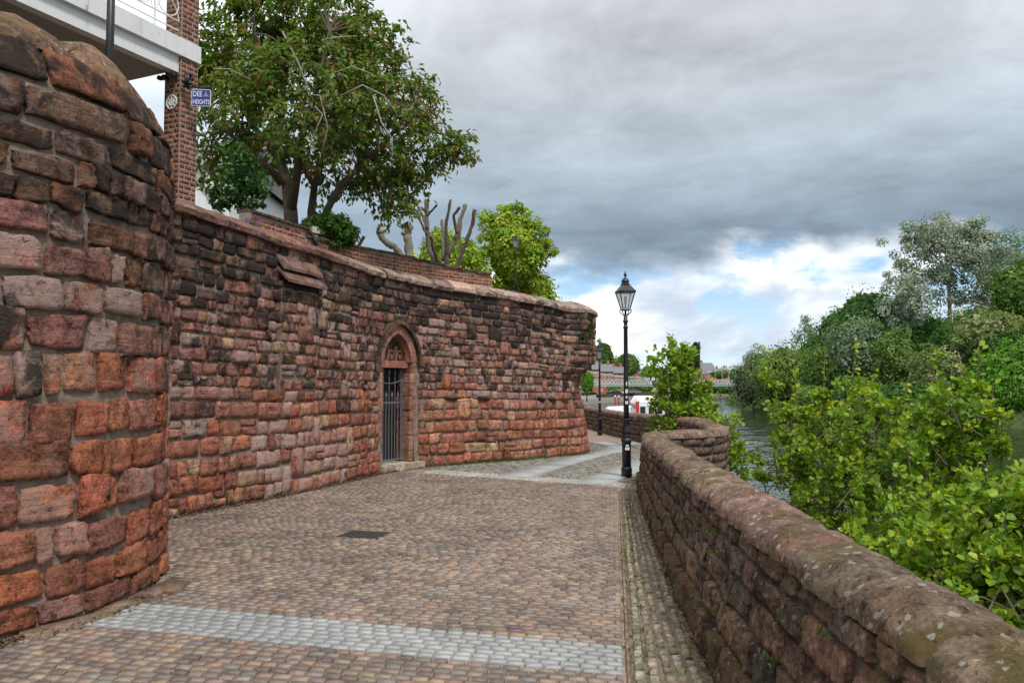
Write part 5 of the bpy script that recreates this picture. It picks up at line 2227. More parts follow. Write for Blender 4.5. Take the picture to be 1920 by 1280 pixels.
# distant wooded skyline
b_v, b_f, b_c, n0 = [], [], [], 0
for px in np.arange(1060, 1480, 9):
    Y = 430 + rg.uniform(-20, 60)
    c = P(px, rg.uniform(700, 708), Y)
    V, Fq, C, _ = cloud_crown(rg, c, (4.5, 4, 4.5), 12, 2.0, 22, 1.1, OLIVE + DARK)
    b_v.append(V); b_f.append(Fq + n0); b_c.append(C); n0 += len(V)
o = leaf_obj('far_woodland', np.vstack(b_v), np.vstack(b_f), np.vstack(b_c), M['leaf_far'], None)
o['kind'] = 'stuff'
# undergrowth along the far waterline
b_v, b_f, b_c, n0 = [], [], [], 0
for s in np.linspace(40, RB.L * .62, 90):
    p = RB.pos(s) + RB.nrm(s) * 1.2
    V, Fq, C, _ = cloud_crown(rg, (p[0], p[1], -2.2), (2.2, 2.2, 1.1), 9, .7, 26, .3, DARK + OLIVE)
    b_v.append(V); b_f.append(Fq + n0); b_c.append(C); n0 += len(V)
o = leaf_obj('waterside_undergrowth', np.vstack(b_v), np.vstack(b_f), np.vstack(b_c), M['leaf_far'], None)
o['kind'] = 'stuff'

# lime trees behind the wall
LIME = [(0.33, 0.43, 0.04), (0.26, 0.37, 0.035), (0.38, 0.47, 0.06), (0.19, 0.29, 0.03)]
grp = 'lime trees behind the wall'
far_tree('lime_tree', 'bright yellow green lime tree behind the upper lamp post', 965, 388, 560, 112, 52, LIME, rg, leaf=.20, nclump=95, per=85, cr=.6, group=grp, base=5, lobes=((925, 428, 30, 34), (1008, 470, 30, 26), (958, 408, 36, 28), (1000, 440, 26, 24), (920, 480, 26, 30)))
far_tree('lime_tree', 'low bright green lime tree behind the bare pollarded branches', 845, 432, 545, 150, 50, LIME, rg, leaf=.20, nclump=80, per=70, cr=.7, group=grp, base=5)
far_tree('lime_tree', 'lowest bright green crown beside the end of the stone coping', 990, 500, 600, 110, 54, LIME, rg, leaf=.20, nclump=60, per=70, cr=.6, group=grp, base=5)

# bare pollarded tree and stumps
pt = P(840, 505, 20.0)
pol = thing('pollarded_tree', 'leafless pollarded tree with upright cut branches behind the brick wall', 'tree', (pt[0], pt[1], 3.45))
q = MB()


def pxtube(q, pts, Y, r0, r1, sides=7, dy=0.0):
    n = len(pts)
    p3 = [P(x, y, Y + dy * i / max(1, n - 1)) for i, (x, y) in enumerate(pts)]
    if r0 > .02:
        t_ = np.linspace(0, n - 1, 4 * n)
        a_3 = np.array(p3)
        p3 = np.stack([np.interp(t_, np.arange(n), a_3[:, i]) for i in range(3)], 1) + R.normal(size=(4 * n, 3)) * .008
        rad = np.linspace(r0, r1, 4 * n) * (1 + R.uniform(-.14, .2, 4 * n))
        rad[-2:] *= 1.25
        q.tube(p3, rad, sides)
    else:
        q.tube(p3, np.linspace(r0, r1, n), sides)


rr = random.Random(2)
for pts, r0, r1, dy in (([(845, 560), (838, 510), (819, 490), (804, 469), (800, 422), (800, 375)], .10, .045, .4), ([(802, 430), (790, 400), (779, 380)], .035, .02, .3),
                        ([(801, 405), (810, 395), (819, 384)], .03, .022, -.3), ([(800, 440), (790, 418), (784, 405)], .035, .02, -.2),
                        ([(842, 520), (836, 490), (838, 460), (836, 422), (846, 374)], .075, .03, -.5), ([(838, 483), (857, 439), (866, 405), (872, 384)], .07, .04, .5),
                        ([(857, 439), (850, 405), (862, 388)], .04, .03, -.3), ([(850, 520), (859, 496), (872, 460), (886, 418), (890, 393)], .065, .038, -.4),
                        ([(866, 478), (862, 440), (866, 420)], .03, .02, .2), ([(832, 487), (829, 450), (830, 414)], .05, .032, .6), ([(820, 492), (812, 465), (808, 442)], .05, .03, -.5)):
    pxtube(q, pts, 20.0, r0, r1, 7, dy)
q.build('branches', plain_mat('pollard_bark', (0.145, 0.115, 0.085), .9, .35, 14, .02), pol, True)
for lab, pts, r0, r1 in (('curved pale grey tree stump leaning left behind the brick wall', [(756, 500), (750, 474), (738, 462), (725, 456), (716, 446), (713, 434)], .085, .075),
                         ('upright thick grey tree stump beside the curved one', [(767, 500), (767, 470), (765, 445), (766, 422)], .115, .085)):
    p0 = P(*pts[0], 18.6)
    t_ = thing('tree_stump', lab, 'stump', p0, 'grey stumps behind the brick wall')
    q = MB()
    pxtube(q, pts, 18.6, r0, r1, 9)
    c = P(pts[-1][0], pts[-1][1], 18.6)
    q.lathe([(0, -.07), (.08, -.06), (.11, 0), (.08, .06), (0, .075)], c + np.array([0, 0, -.02]), 8)
    if 'upright' in lab:
        q.lathe([(0, -.06), (.07, -.04), (.09, 0), (.06, .05), (0, .06)], P(758, 438, 18.6), 7)
    q.build('trunk', M['greybark'], t_, True)

# ---- the big cherry tree on the terrace
CY = 16.0
rc = np.random.default_rng(8)
cb = P(545, 405, CY)
ch = thing('cherry_tree', 'large bronze green cherry tree with several trunks above the wall', 'tree', (cb[0], cb[1], 3.45))
q = MB()
tops = []


def bez(p0, p1, p2, n=7):
    t_ = np.linspace(0, 1, n)[:, None]
    return (1 - t_) ** 2 * p0 + 2 * t_ * (1 - t_) * p1 + t_ ** 2 * p2


mains = [([(548, 470), (545, 395), (538, 340), (520, 285), (530, 200), (528, 110)], .16, .05, 0.2), ([(546, 390), (556, 330), (570, 240), (600, 150), (618, 60)], .11, .03, -.5),
         ([(585, 470), (584, 395), (590, 345), (612, 280), (640, 190), (665, 110)], .10, .03, .8), ([(600, 470), (612, 396), (640, 345), (690, 300), (745, 240), (780, 190)], .09, .025, -.6),
         ([(642, 345), (700, 345), (760, 345), (800, 340)], .06, .02, .4), ([(530, 345), (490, 300), (440, 260), (400, 215)], .08, .02, -.4), ([(526, 300), (470, 230), (430, 150), (415, 80)], .07, .02, .7),
         ([(590, 350), (560, 300), (500, 260), (455, 290)], .06, .02, 1.2), ([(612, 285), (690, 240), (740, 150), (740, 90)], .06, .02, .5), ([(528, 220), (480, 120), (475, 30)], .06, .02, -.8)]
limb_pts = []
for pts, r0, r1, dy in mains:
    n = len(pts)
    p3 = np.array([P(x, y, CY + dy * 2.0 * (i / (n - 1)) ** 1.2) for i, (x, y) in enumerate(pts)])
    q.tube(p3, np.linspace(r0, r1, n), 9)
    for i in range(1, n):
        for t_ in (0.3, 0.65, 1.0):
            limb_pts.append(p3[i - 1] * (1 - t_) + p3[i] * t_)
limb_pts = np.array(limb_pts[6:])
# crown lobes (px, py, rx, ry in px, depth offset)
lobes = [(470, 90, 105, 100, 0), (600, 60, 110, 100, .3), (690, 110, 75, 75, 0), (560, 190, 150, 110, -1.0), (690, 220, 105, 95, -.6), (770, 190, 55, 60, .2), (790, 275, 75, 50, 0), (440, 200, 80, 100, .2),
         (420, 290, 60, 60, .5), (650, 305, 120, 50, .8), (720, 340, 75, 40, 0), (500, 285, 80, 45, 1.5), (600, 150, 160, 140, 1.6), (735, 372, 26, 26, -.2), (855, 275, 32, 10, .1), (560, 20, 130, 55, 0), (405, 120, 45, 80, 0)]
twL = []
for (lx, ly, rx, ry, dz) in lobes:
    m = int(12 + rx * ry / 88)
    c = P(lx, ly, CY + dz)
    k = CY / F_PX
    d = unit(rc.normal(size=(m, 3))) * (rc.uniform(0.15, 1, (m, 1)) ** .4)
    twL.append(c + d * np.array([rx * k, max(.4, min(rx, ry) * k * .95), ry * k]))
tw = np.vstack(twL)
Pl, Al, Nl, Cl = [], [], [], []
CH = np.array([(0.10, 0.18, 0.024), (0.13, 0.21, 0.03), (0.18, 0.25, 0.045), (0.075, 0.14, 0.02)])
BR_ = np.array([(0.21, 0.125, 0.04), (0.25, 0.16, 0.05)])
tq = MB()
for i, p in enumerate(tw):
    j = np.argmin(np.linalg.norm(limb_pts - p, axis=1) + rc.uniform(0, .25, len(limb_pts)))
    a = limb_pts[j]
    if i % 3 == 0:
        mid = (a + p) / 2 + rc.normal(size=3) * .08 + np.array([0, 0, .12])
        pts = bez(a, mid, p, 5)
        if pts[:, 2].min() > 3.6:
            tq.tube(pts, np.linspace(.016, .006, 5), 4, cap=False)
    out = unit((p - np.array([cb[0], CY, 6.3]))[None])[0]
    dv = unit((out * .8 + rc.normal(size=3) * .55 + np.array([0, 0, -.25]))[None])[0]
    L_ = rc.uniform(.25, .5)
    nl = rc.integers(12, 20)
    tt = rc.uniform(0, 1, nl)
    pos = p + dv * (tt * L_)[:, None] + rc.normal(size=(nl, 3)) * .05
    pos[:, 2] -= .12 * tt ** 2
    ax = unit(dv * .6 + rc.normal(size=(nl, 3)) * .6 + np.array([0, 0, -.55]))
    nm = unit(np.array([0, -.15, .8]) + out * .5 + rc.normal(size=(nl, 3)) * .4)
    cl = CH[rc.integers(0, 4, nl)] * (1 + rc.uniform(-.2, .2, (nl, 1)))
    br = (tt > .65) & (rc.random(nl) < .38)
    cl[br] = BR_[rc.integers(0, 2, br.sum())]
    Pl.append(pos); Al.append(ax); Nl.append(nm); Cl.append(cl)
Pl, Al, Nl, Cl = map(np.vstack, (Pl, Al, Nl, Cl))
ln = rc.uniform(.11, .175, len(Pl))
leaf_obj('crown', *leaves(Pl, Al, Nl, ln, ln * .5, Cl), M['leaf'], ch)
q.build('trunk', M['bark'], ch, True)
tq.build('twigs', M['bark'], ch, True, kind='stuff')
pale = MB()
for pts in ([(530, 60), (560, 120), (575, 160), (580, 190)], [(560, 175), (600, 180), (615, 240), (600, 300)], [(640, 180), (680, 160), (720, 180), (745, 215)], [(700, 180), (715, 230), (735, 260), (735, 310)],
            [(400, 130), (430, 130), (470, 150)], [(590, 200), (605, 215), (585, 260), (580, 300)], [(620, 140), (660, 125), (700, 140)], [(610, 75), (640, 70), (670, 68)]):
    pxtube(pale, pts, CY - 1.9, .016, .008, 5)
pale.build('bare_branches', M['paletwig'], ch, True)

# maple sapling, round shrub, purple flowers
rm = np.random.default_rng(17)
sp_ = P(450, 400, 13.6)
mp = thing('maple_sapling', 'dark green maple sapling between the brick pillar and cherry trunks', 'tree', (sp_[0], sp_[1], 3.45))
MAP = [(0.05, 0.125, 0.03), (0.07, 0.16, 0.04), (0.035, 0.095, 0.022)]
V, Fq, C, cc = cloud_crown(rm, P(455, 330, 13.6), (.34, .3, .36), 40, .12, 13, .095, MAP)
for (mx, my, ra_, rb_) in ((425, 372, .24, .24), (472, 372, .26, .2), (440, 290, .16, .2)):
    V2, F2, C2, c2 = cloud_crown(rm, P(mx, my, 13.6), (ra_, .25, rb_), 22, .11, 13, .095, MAP)
    V, Fq, C, cc = np.vstack([V, V2]), np.vstack([Fq, F2 + len(V)]), np.vstack([C, C2]), np.vstack([cc, c2])
leaf_obj('crown', V, Fq, C, M['leaf'], mp)
q = MB()
q.tube([(sp_[0], sp_[1], 3.45), P(452, 370, 13.6), P(448, 310, 13.6)], [.02, .014, .006], 6)
for i in range(0, len(cc), 3):
    q.tube([P(450, 380, 13.6), (P(450, 360, 13.6) + cc[i]) / 2, cc[i]], .005, 4)
q.build('trunk', M['bark'], mp, True)
sp_ = P(620, 450, 15.2)
rs = thing('laurel_shrub', 'rounded glossy green shrub on the brick wall below the cherry tree', 'bush', (sp_[0], sp_[1], 3.45))
V, Fq, C, cc = cloud_crown(rm, P(615, 424, 15.2), (.50, .42, .27), 130, .10, 28, .06, [(0.06, 0.135, 0.018), (0.045, 0.10, 0.014), (0.08, 0.17, 0.025)])
V2, F2, C2, _ = cloud_crown(rm, P(640, 445, 15.2), (.27, .3, .2), 60, .1, 28, .06, [(0.06, 0.135, 0.018), (0.045, 0.10, 0.014)])
leaf_obj('foliage', np.vstack([V, V2]), np.vstack([Fq, F2 + len(V)]), np.vstack([C, C2]), M['leaf'], rs)
q = MB()
for i in range(0, 60, 6):
    q.tube([(sp_[0], sp_[1], 3.45), ((sp_ + cc[i]) / 2), cc[i]], .01, 4)
q.build('stems', M['bark'], rs, True)
fp = P(470, 411, 12.6)
fw = thing('purple_flowers', 'small clump of purple flowers at the edge of the stone coping', 'flowers', (fp[0], fp[1], 3.9))
V, Fq, C, _ = cloud_crown(rm, fp + np.array([0, 0, -.04]), (.16, .1, .06), 16, .05, 12, .03, [(.25, .10, .38), (.30, .14, .45)])
V2, F2, C2, _ = cloud_crown(rm, fp + np.array([0, 0, -.09]), (.18, .1, .05), 14, .05, 12, .035, DARK)
leaf_obj('petals', V, Fq, C, M['leaf'], fw)
leaf_obj('leaves', V2, F2, C2, M['leaf'], fw)


# ---- alders by the parapet
ALD = np.array([(0.225, 0.355, 0.03), (0.165, 0.285, 0.026), (0.29, 0.41, 0.036), (0.11, 0.205, 0.02)])
YOUNG = np.array([(0.42, 0.46, 0.035), (0.36, 0.43, 0.04)])


def alder(name, label, cat, base, tips, fills, rng, leaf, group, stem_r=.03, per=78, spread=.2):
    """stems arching from the base to each tip, side shoots with round leaves along them"""
    base = np.asarray(base, float)
    root = thing(name, label, cat, base, group)
    q = MB()
    tw_ = MB()
    Pl, Al, Nl, Cl = [], [], [], []

    def shoot(p0, p1, n, young):
        dv = p1 - p0
        L_ = np.linalg.norm(dv)
        tt = rng.uniform(0.05, 1.03, n)
        pos = p0 + dv * tt[:, None] + rng.normal(size=(n, 3)) * .012
        sd = unit(rng.normal(size=(n, 3)) + unit(dv[None]) * .5)
        ax = unit(sd + np.array([0, 0, .15]))
        nm = unit(np.array([0, -.1, .9]) + rng.normal(size=(n, 3)) * .45)
        pos = pos + sd * leaf * .3
        cl = ALD[rng.integers(0, 4, n)] * (1 + rng.uniform(-.2, .2, (n, 1)))
        if young:
            yy_ = (tt > .62) & (rng.random(n) < .6)
            cl[yy_] = YOUNG[rng.integers(0, 2, yy_.sum())]
        Pl.append(pos); Al.append(ax); Nl.append(nm); Cl.append(cl)

    for tip in tips:
        tip = np.asarray(tip, float)
        ctrl = np.array([base[0] * .45 + tip[0] * .55, base[1] * .45 + tip[1] * .55, base[2] * .45 + tip[2] * .55]) + rng.normal(size=3) * .15
        pts = bez(base + rng.normal(size=3) * np.array([.15, .15, 0]), ctrl, tip, 12)
        q.tube(pts, np.linspace(stem_r, stem_r * .12, 12), 6)
        shoot(pts[-4], pts[-1], int(per * .9), True)
        for i in range(4, 11):
            for _ in range(3):
                d = unit((rng.normal(size=3) * np.array([1, 1, .5]) + np.array([0, 0, .55]))[None])[0]
                L_ = rng.uniform(.5, 1.3) * spread * (1.4 - i / 14)
                e = pts[i] + d * L_
                tw_.tube([pts[i], e], [.006, .002], 4, cap=False)
                shoot(pts[i], e, int(per * .55), rng.random() < .25)
    for p in fills:
        p = np.asarray(p, float)
        d = unit((rng.normal(size=3) * np.array([1, 1, .5]) + np.array([0, 0, .6]))[None])[0]
        e = p + d * spread * rng.uniform(.7, 1.4)
        tw_.tube([p - d * spread * .8 - np.array([0, 0, .05]), p, e], [.006, .005, .002], 4, cap=False)
        shoot(p, e, per // 2, rng.random() < .3)
    Pl, Al, Nl, Cl = map(np.vstack, (Pl, Al, Nl, Cl))
    ln_ = leaf * rng.uniform(.45, 1.3, len(Pl))
    leaf_obj('foliage', *leaves(Pl, Al, Nl, ln_, ln_ * .85, Cl, 'round'), M['leaf'], root)
    q.build('stems', M['bark'], root, True)
    tw_.build('twigs', M['bark'], root, True, kind='stuff')
    return root


ra = np.random.default_rng(23)


def vol(rng, n, boxes):
    """random points in boxes given as (px, py, rx, ry, depth, depth spread)"""
    out = []
    for (px, py, rx, ry, Y, dY) in boxes:
        for _ in range(n):
            a, r_ = rng.uniform(0, 2 * math.pi), math.sqrt(rng.uniform(0, 1))
            out.append(P(px + rx * r_ * math.cos(a), py + ry * r_ * math.sin(a), Y + rng.uniform(-dY, dY)))
    return out


grp = 'leafy alders growing by the parapet'
tips = [P(x, y, Y) for x, y, Y in ((1432, 655, 8.6), (1490, 700, 8.2), (1545, 672, 8.0), (1604, 645, 7.6), (1640, 702, 7.4), (1700, 718, 7.2), (1560, 765, 7.4), (1455, 760, 8.4), (1420, 838, 8.4), (1512, 780, 7.9))]
fills = vol(ra, 60, [(1510, 850, 70, 90, 8.0, .4), (1580, 960, 100, 90, 7.2, .5), (1620, 850, 100, 110, 7.2, .5), (1690, 960, 110, 110, 6.6, .6)])
alder('alder_shrub', 'tall bright green alder shrub behind the parapet, with the river on its left', 'bush', (3.1, 7.9, -3.0), tips, fills, ra, .047, grp)
tips = [P(x, y, Y) for x, y, Y in ((1836, 630, 6.4), (1752, 668, 6.8), (1805, 692, 6.4), (1862, 722, 6.2), (1878, 775, 6.0), (1780, 735, 6.5), (1815, 775, 6.5), (1760, 800, 6.6), (1840, 830, 6.2))]
fills = vol(ra, 45, [(1790, 800, 70, 60, 6.4, .35), (1740, 880, 70, 90, 6.4, .4), (1720, 1000, 80, 90, 5.8, .5)])
alder('alder_shrub', 'alder shrub with the highest yellow tipped shoot, in front of the hawthorn', 'bush', (3.3, 6.3, -3.0), tips, fills, ra, .047, grp)
tips = [P(x, y, Y) for x, y, Y in ((1850, 866, 5.2), (1905, 885, 5.0), (1800, 960, 5.3), (1935, 930, 4.8), (1760, 1010, 5.3))]
fills = vol(ra, 110, [(1860, 1000, 90, 70, 4.9, .4), (1800, 1080, 110, 70, 4.7, .4), (1900, 1110, 80, 80, 4.3, .4), (1700, 1060, 100, 60, 5.3, .4), (1960, 1000, 60, 90, 4.5, .4)])
alder('alder_shrub', 'lowest alder shrub crowding the nearest stretch of parapet coping', 'bush', (3.0, 4.8, -3.0), tips, fills, ra, .047, grp)

tips = [P(x, y, 23.0 + dy) for x, y, dy in ((1262, 638, 0), (1280, 650, .3), (1240, 668, -.3), (1300, 668, .2), (1233, 705, .4), (1320, 700, -.3), (1335, 740, .1), (1228, 742, 0), (1340, 775, .3), (1275, 690, .8))]
fills = vol(ra, 62, [(1267, 690, 34, 40, 23, .5), (1280, 745, 46, 42, 23, .7), (1292, 785, 44, 30, 22.7, .6)])
alder('young_alder_tree', 'conical bright green young tree growing beyond the parapet bend', 'tree', (5.0, 23.0, -3.0), tips, fills, ra, .125, grp, .05, 30, .36)
tips = [P(x, y, 17.6) for x, y in ((1345, 775), (1372, 790), (1388, 820), (1350, 810), (1392, 868), (1365, 850))]
fills = vol(ra, 40, [(1358, 810, 26, 32, 17.6, .4), (1368, 860, 24, 32, 17.4, .4)])
alder('alder_shrub', 'small bright green bush against the outer face of the parapet corner', 'bush', (4.9, 17.6, -3.0), tips, fills, ra, .085, grp, .03, 26, .2)
# ------------------------------------------------------------------ suspension bridge
br = thing('suspension_bridge', 'pale grey suspension footbridge with lattice girders crossing the river', 'bridge', (38, 208, 1.0))
B0, B1 = np.array([-8.0, 198.0]), np.array([86.0, 222.0])
bl = np.linalg.norm(B1 - B0)
bdv = (B1 - B0) / bl
bnv = np.array([bdv[1], -bdv[0]])


def bp3(s, d, z):
    q_ = B0 + bdv * s + bnv * d
    return np.array([q_[0], q_[1], z])


DZ = 1.15
q = MB()
q.add([bp3(0, -1.6, DZ), bp3(bl, -1.6, DZ), bp3(bl, 1.6, DZ), bp3(0, 1.6, DZ), bp3(0, -1.6, DZ - .5), bp3(bl, -1.6, DZ - .5), bp3(bl, 1.6, DZ - .5), bp3(0, 1.6, DZ - .5)],
      [(0, 1, 2, 3), (7, 6, 5, 4), (3, 2, 6, 7), (1, 0, 4, 5)])
q.build('deck', M['steel'], br)
for d in (-1.65, 1.65):
    q = MB()
    for z, r_ in ((DZ - .1, .10), (DZ + 1.15, .09), (DZ + .5, .04)):
        q.tube([bp3(0, d, z), bp3(bl, d, z)], r_, 4)
    n = 90
    for i in range(n):
        a, b_ = bl * i / n, bl * (i + 1) / n
        q.tube([bp3(a, d, DZ - .1), bp3(b_, d, DZ + 1.15)], .06, 3, cap=False)
        q.tube([bp3(b_, d, DZ - .1), bp3(a, d, DZ + 1.15)], .06, 3, cap=False)
    q.build('lattice_girder', M['steel'], br)
    q = MB()
    mid, half = bl * .47, 40.0
    zz = lambda s: DZ + 1.7 + 8.5 * ((s - mid) / half) ** 2
    q.tube([bp3(s, d, zz(s)) for s in np.linspace(mid - half, mid + half, 41)], .075, 5)
    q.build('main_cable', M['steel'], br)
    for s in np.linspace(mid - half + 2, mid + half - 2, 39):
        h_ = MB()
        h_.tube([bp3(s, d, DZ + 1.1), bp3(s, d, zz(s))], .03, 4)
        h_.build('hanger', M['steel'], br)
    for s in (mid - half, mid + half):
        t_ = MB()
        t_.lathe([(.5, -3), (.42, 2), (.32, 11.2), (.45, 11.3), (.45, 11.6), (.1, 12.2)], bp3(s, d, 0), 8)
        t_.build('tower', M['steel'], br)

# ------------------------------------------------------------------ houses across the river
def house(name, label, px0, px1, y_eave, y_ridge, Y, zb, depth, wins, group=None, wall_m=None, roof_m=None, chim=2):
    a, b_ = P(px0, y_eave, Y), P(px1, y_eave, Y)
    ze, zr_ = a[2], P(px0, y_ridge, Y + depth / 2)[2]
    root = thing(name, label, 'house', ((a[0] + b_[0]) / 2, Y, zb), group)
    cx, w_ = (a[0] + b_[0]) / 2, b_[0] - a[0]
    q = MB()
    q.box((cx, Y + depth / 2, (zb + ze) / 2), (w_, depth, ze - zb))
    q.build('wall', wall_m or M['farbrick'], root)
    q = MB()
    x0, x1 = a[0] - .3, b_[0] + .3
    q.add([(x0, Y - .4, ze - .05), (x1, Y - .4, ze - .05), (x1 - w_ * .08, Y + depth / 2, zr_), (x0 + w_ * .08, Y + depth / 2, zr_), (x1, Y + depth + .4, ze - .05), (x0, Y + depth + .4, ze - .05)],
          [(0, 1, 2, 3), (3, 2, 4, 5), (0, 3, 5), (1, 4, 2), (0, 5, 4, 1)])
    rf = q.build('roof', roof_m or M['slate'], root)
    for i in range(chim):
        x = x0 + w_ * (.2 + .6 * i / max(1, chim - 1))
        q = MB()
        q.box((x, Y + depth / 2, zr_ + .25), (.8, .7, 1.3))
        for dx in (-.22, .22):
            q.lathe([(.11, zr_ + .9), (.09, zr_ + 1.3)], (x + dx, Y + depth / 2, 0), 6)
        q.build('chimney', M['farbrick'], rf)
    rows = max(1, min(2, int((ze - zb) / 2.9)))
    for r_ in range(rows):
        for i in range(wins):
            x = a[0] + w_ * (i + .5) / wins
            z = ze - 1.35 - r_ * 2.8
            q = MB()
            q.box((x, Y - .02, z), (1.0, .08, 1.35))
            f = q.build('window', M['white'], root)
            for dx in (-.23, .23):
                for dz_ in (-.31, .31):
                    q = MB()
                    q.box((x + dx, Y - .06, z + dz_), (.38, .04, .52))
                    q.build('pane', M['window'], f)
    return root


grp = 'brick houses across the river'
house('terraced_house', 'brick house with hipped slate roof nearest the wall corner', 1094, 1124, 692, 676, 225, -1.9, 8, 3, grp)
house('terraced_house', 'long brick terrace with chimneys behind the far lamp post', 1126, 1150, 696, 682, 245, -1.9, 8, 2, grp, chim=2)
house('terraced_house', 'end of the brick terrace between the two lamp columns', 1151, 1173, 699, 687, 256, -1.9, 8, 2, grp, chim=2)
house('brick_house', 'brick house with tall dark roof beside the poplar', 1319, 1344, 699, 680, 345, -1.5, 14, 2, grp, chim=1)
house('brick_house', 'low brick house right of the tall dark roof', 1345, 1368, 699, 690, 365, -1.5, 9, 3, grp, chim=2)
house('brick_house', 'small red house between the terrace and the young tree', 1192, 1204, 700, 690, 330, -1.5, 8, 2, grp, chim=2)
house('rendered_house', 'pale rendered house showing left of the young tree', 1214, 1232, 696, 686, 340, -1.5, 8, 3, grp, wall_m=M['white'], chim=2)

# quay rail wall in front of the houses
qw = []
V, Fc = [], []
ss_ = np.linspace(LQ.L * .28, LQ.L * .62, 24)
for s in ss_:
    p, n = LQ.pos(s), -LQ.nrm(s)
    for d, z in ((1.2, -1.96), (1.2, -1.1), (1.6, -1.1), (1.6, -1.96)):
        V.append((*(p + n * d), z))
for i in range(len(ss_) - 1):
    for j in range(3):
        a = i * 4 + j
        Fc.append((a, a + 4, a + 5, a + 1))
tag(mesh_obj('quay_wall', V, Fc, M['mortar_dark']), 'low brown wall running along the quay across the water', 'wall')


# ------------------------------------------------------------------ cars on the quay
def car(label, px, py, Y, paint, rz):
    c = P(px, py, Y)
    c[2] = -1.95
    root = thing('parked_car', label, 'car', c, 'cars parked on the far quay')
    ca, sa = math.cos(rz), math.sin(rz)
    ax, ay = np.array([ca, sa, 0]), np.array([-sa, ca, 0])
    pr = [(-2.05, .35), (-2.1, .8), (-1.9, .95), (1.0, .98), (1.95, .85), (2.1, .6), (2.05, .35)]
    V = [c + ax * x + ay * y + AZ * z for y in (-.85, .85) for x, z in pr]
    n = len(pr)
    fs = [tuple(range(n - 1, -1, -1)), tuple(range(n, 2 * n))] + [(i, (i + 1) % n, n + (i + 1) % n, n + i) for i in range(n)]
    MB().add(V, fs).build('body', paint, root)
    V = [c + ax * x + ay * y + AZ * z for x, y, z in ((-1.8, -.8, .96), (.9, -.8, .97), (.9, .8, .97), (-1.8, .8, .96), (-1.3, -.65, 1.45), (.2, -.65, 1.45), (.2, .65, 1.45), (-1.3, .65, 1.45))]
    MB().add(V, [(0, 1, 5, 4), (1, 2, 6, 5), (2, 3, 7, 6), (3, 0, 4, 7)]).build('window', M['window'], root)
    V2 = [v + AZ * .0 for v in V[4:]] + [v + AZ * .06 for v in V[4:]]
    MB().add(V2, [(0, 1, 5, 4), (1, 2, 6, 5), (2, 3, 7, 6), (3, 0, 4, 7), (4, 5, 6, 7)]).build('roof', paint, root)
    for x in (-1.3, 1.3):
        for y in (-.86, .86):
            o_ = c + ax * x + AZ * .32
            q = MB()
            q.tube([o_ + ay * (y - .1), o_ + ay * (y + .1)], .32, 12)
            q.build('wheel', M['black'], root)
    return root


black_p = plain_mat('black_car_paint', (.015, .016, .02), .25, .1, 2)
white_p = plain_mat('white_car_paint', (.75, .75, .75), .3, .04, 2)
grey_p = plain_mat('grey_car_paint', (.2, .21, .23), .3, .04, 2)
car('dark car parked on the quay nearest the wall corner', 1104, 738, 216, black_p, .55)
car('black car parked behind the far lamp post', 1153, 738, 228, black_p, .5)
car('white car parked between the two lamp columns', 1163, 738, 233, white_p, .5)
car('grey car parked just right of the near lamp column', 1191, 738, 240, grey_p, .5)
# lifebuoy board
lb = P(1128, 741, 200)
lbt = thing('lifebuoy_stand', 'small red lifebuoy board on the far quay behind the lamp post', 'lifebuoy', (lb[0], lb[1], -1.95))
q = MB(); q.box((lb[0], lb[1], -.3), (.9, .12, 1.2)); q.build('board', M['red'], lbt)
q = MB(); q.tube([(lb[0], lb[1], -1.95), (lb[0], lb[1], -.9)], .06, 6); q.build('post', M['iron'], lbt)
q = MB(); q.tube([(lb[0] + .3 * math.cos(a), lb[1] - .1, -.3 + .3 * math.sin(a)) for a in np.linspace(0, 6.283, 15)], .07, 6); q.build('ring', M['white'], lbt)


# ------------------------------------------------------------------ boats
def hull(mb, c, L_, W_, H_, rz, bowk=.35):
    ca, sa = math.cos(rz), math.sin(rz)
    ax, ay = np.array([ca, sa, 0]), np.array([-sa, ca, 0])
    st_ = [(-.5, .80), (-.3, 1), (0, 1), (.25, .9), (.4, .55), (.5, .05)]
    V = []
    for x, w_ in st_:
        z = H_ * (1 + bowk * max(0, x + .1))
        for y, zz in ((-1, z), (-.75, 0), (-.3, -.25), (.3, -.25), (.75, 0), (1, z)):
            V.append(c + ax * x * L_ + ay * (y * w_ * W_ / 2) + AZ * zz)
    Fc = []
    for i in range(len(st_) - 1):
        for j in range(5):
            a = i * 6 + j
            Fc.append((a, a + 6, a + 7, a + 1))
        Fc.append((i * 6 + 5, i * 6 + 11, i * 6 + 6, i * 6))
    Fc.append(tuple(range(6)))
    mb.add(V, Fc)
    return ax, ay


c = P(1158, 778, 98); c[2] = WZ
bt = thing('cabin_cruiser', 'low white cabin cruiser moored behind the lamp column', 'boat', c, 'boats moored beyond the parapet')
q = MB(); ax, ay = hull(q, c, 7.0, 2.4, 1.35, math.pi + .1); q.build('hull', M['white'], bt)
q = MB()
q.add([c + ax * x + ay * y + AZ * z for x, y, z in ((-2.6, -1, 1.3), (1.8, -.9, 1.35), (1.8, .9, 1.35), (-2.6, 1, 1.3), (-2.4, -.85, 2.05), (1.0, -.75, 1.95), (1.0, .75, 1.95), (-2.4, .85, 2.05))],
      [(0, 1, 5, 4), (1, 2, 6, 5), (2, 3, 7, 6), (3, 0, 4, 7), (4, 5, 6, 7)])
cbn = q.build('cabin', M['white'], bt)
for x in (-2.0, -1.2):
    q = MB(); q.add([c + ax * xx + ay * (.97 if zz < 1.6 else .90) + AZ * zz for xx, zz in ((x, 1.5), (x + .6, 1.5), (x + .6, 1.85), (x, 1.85))], [(0, 1, 2, 3), (3, 2, 1, 0)]); q.build('window', M['window'], cbn)
c = P(1202, 780, 95); c[2] = WZ
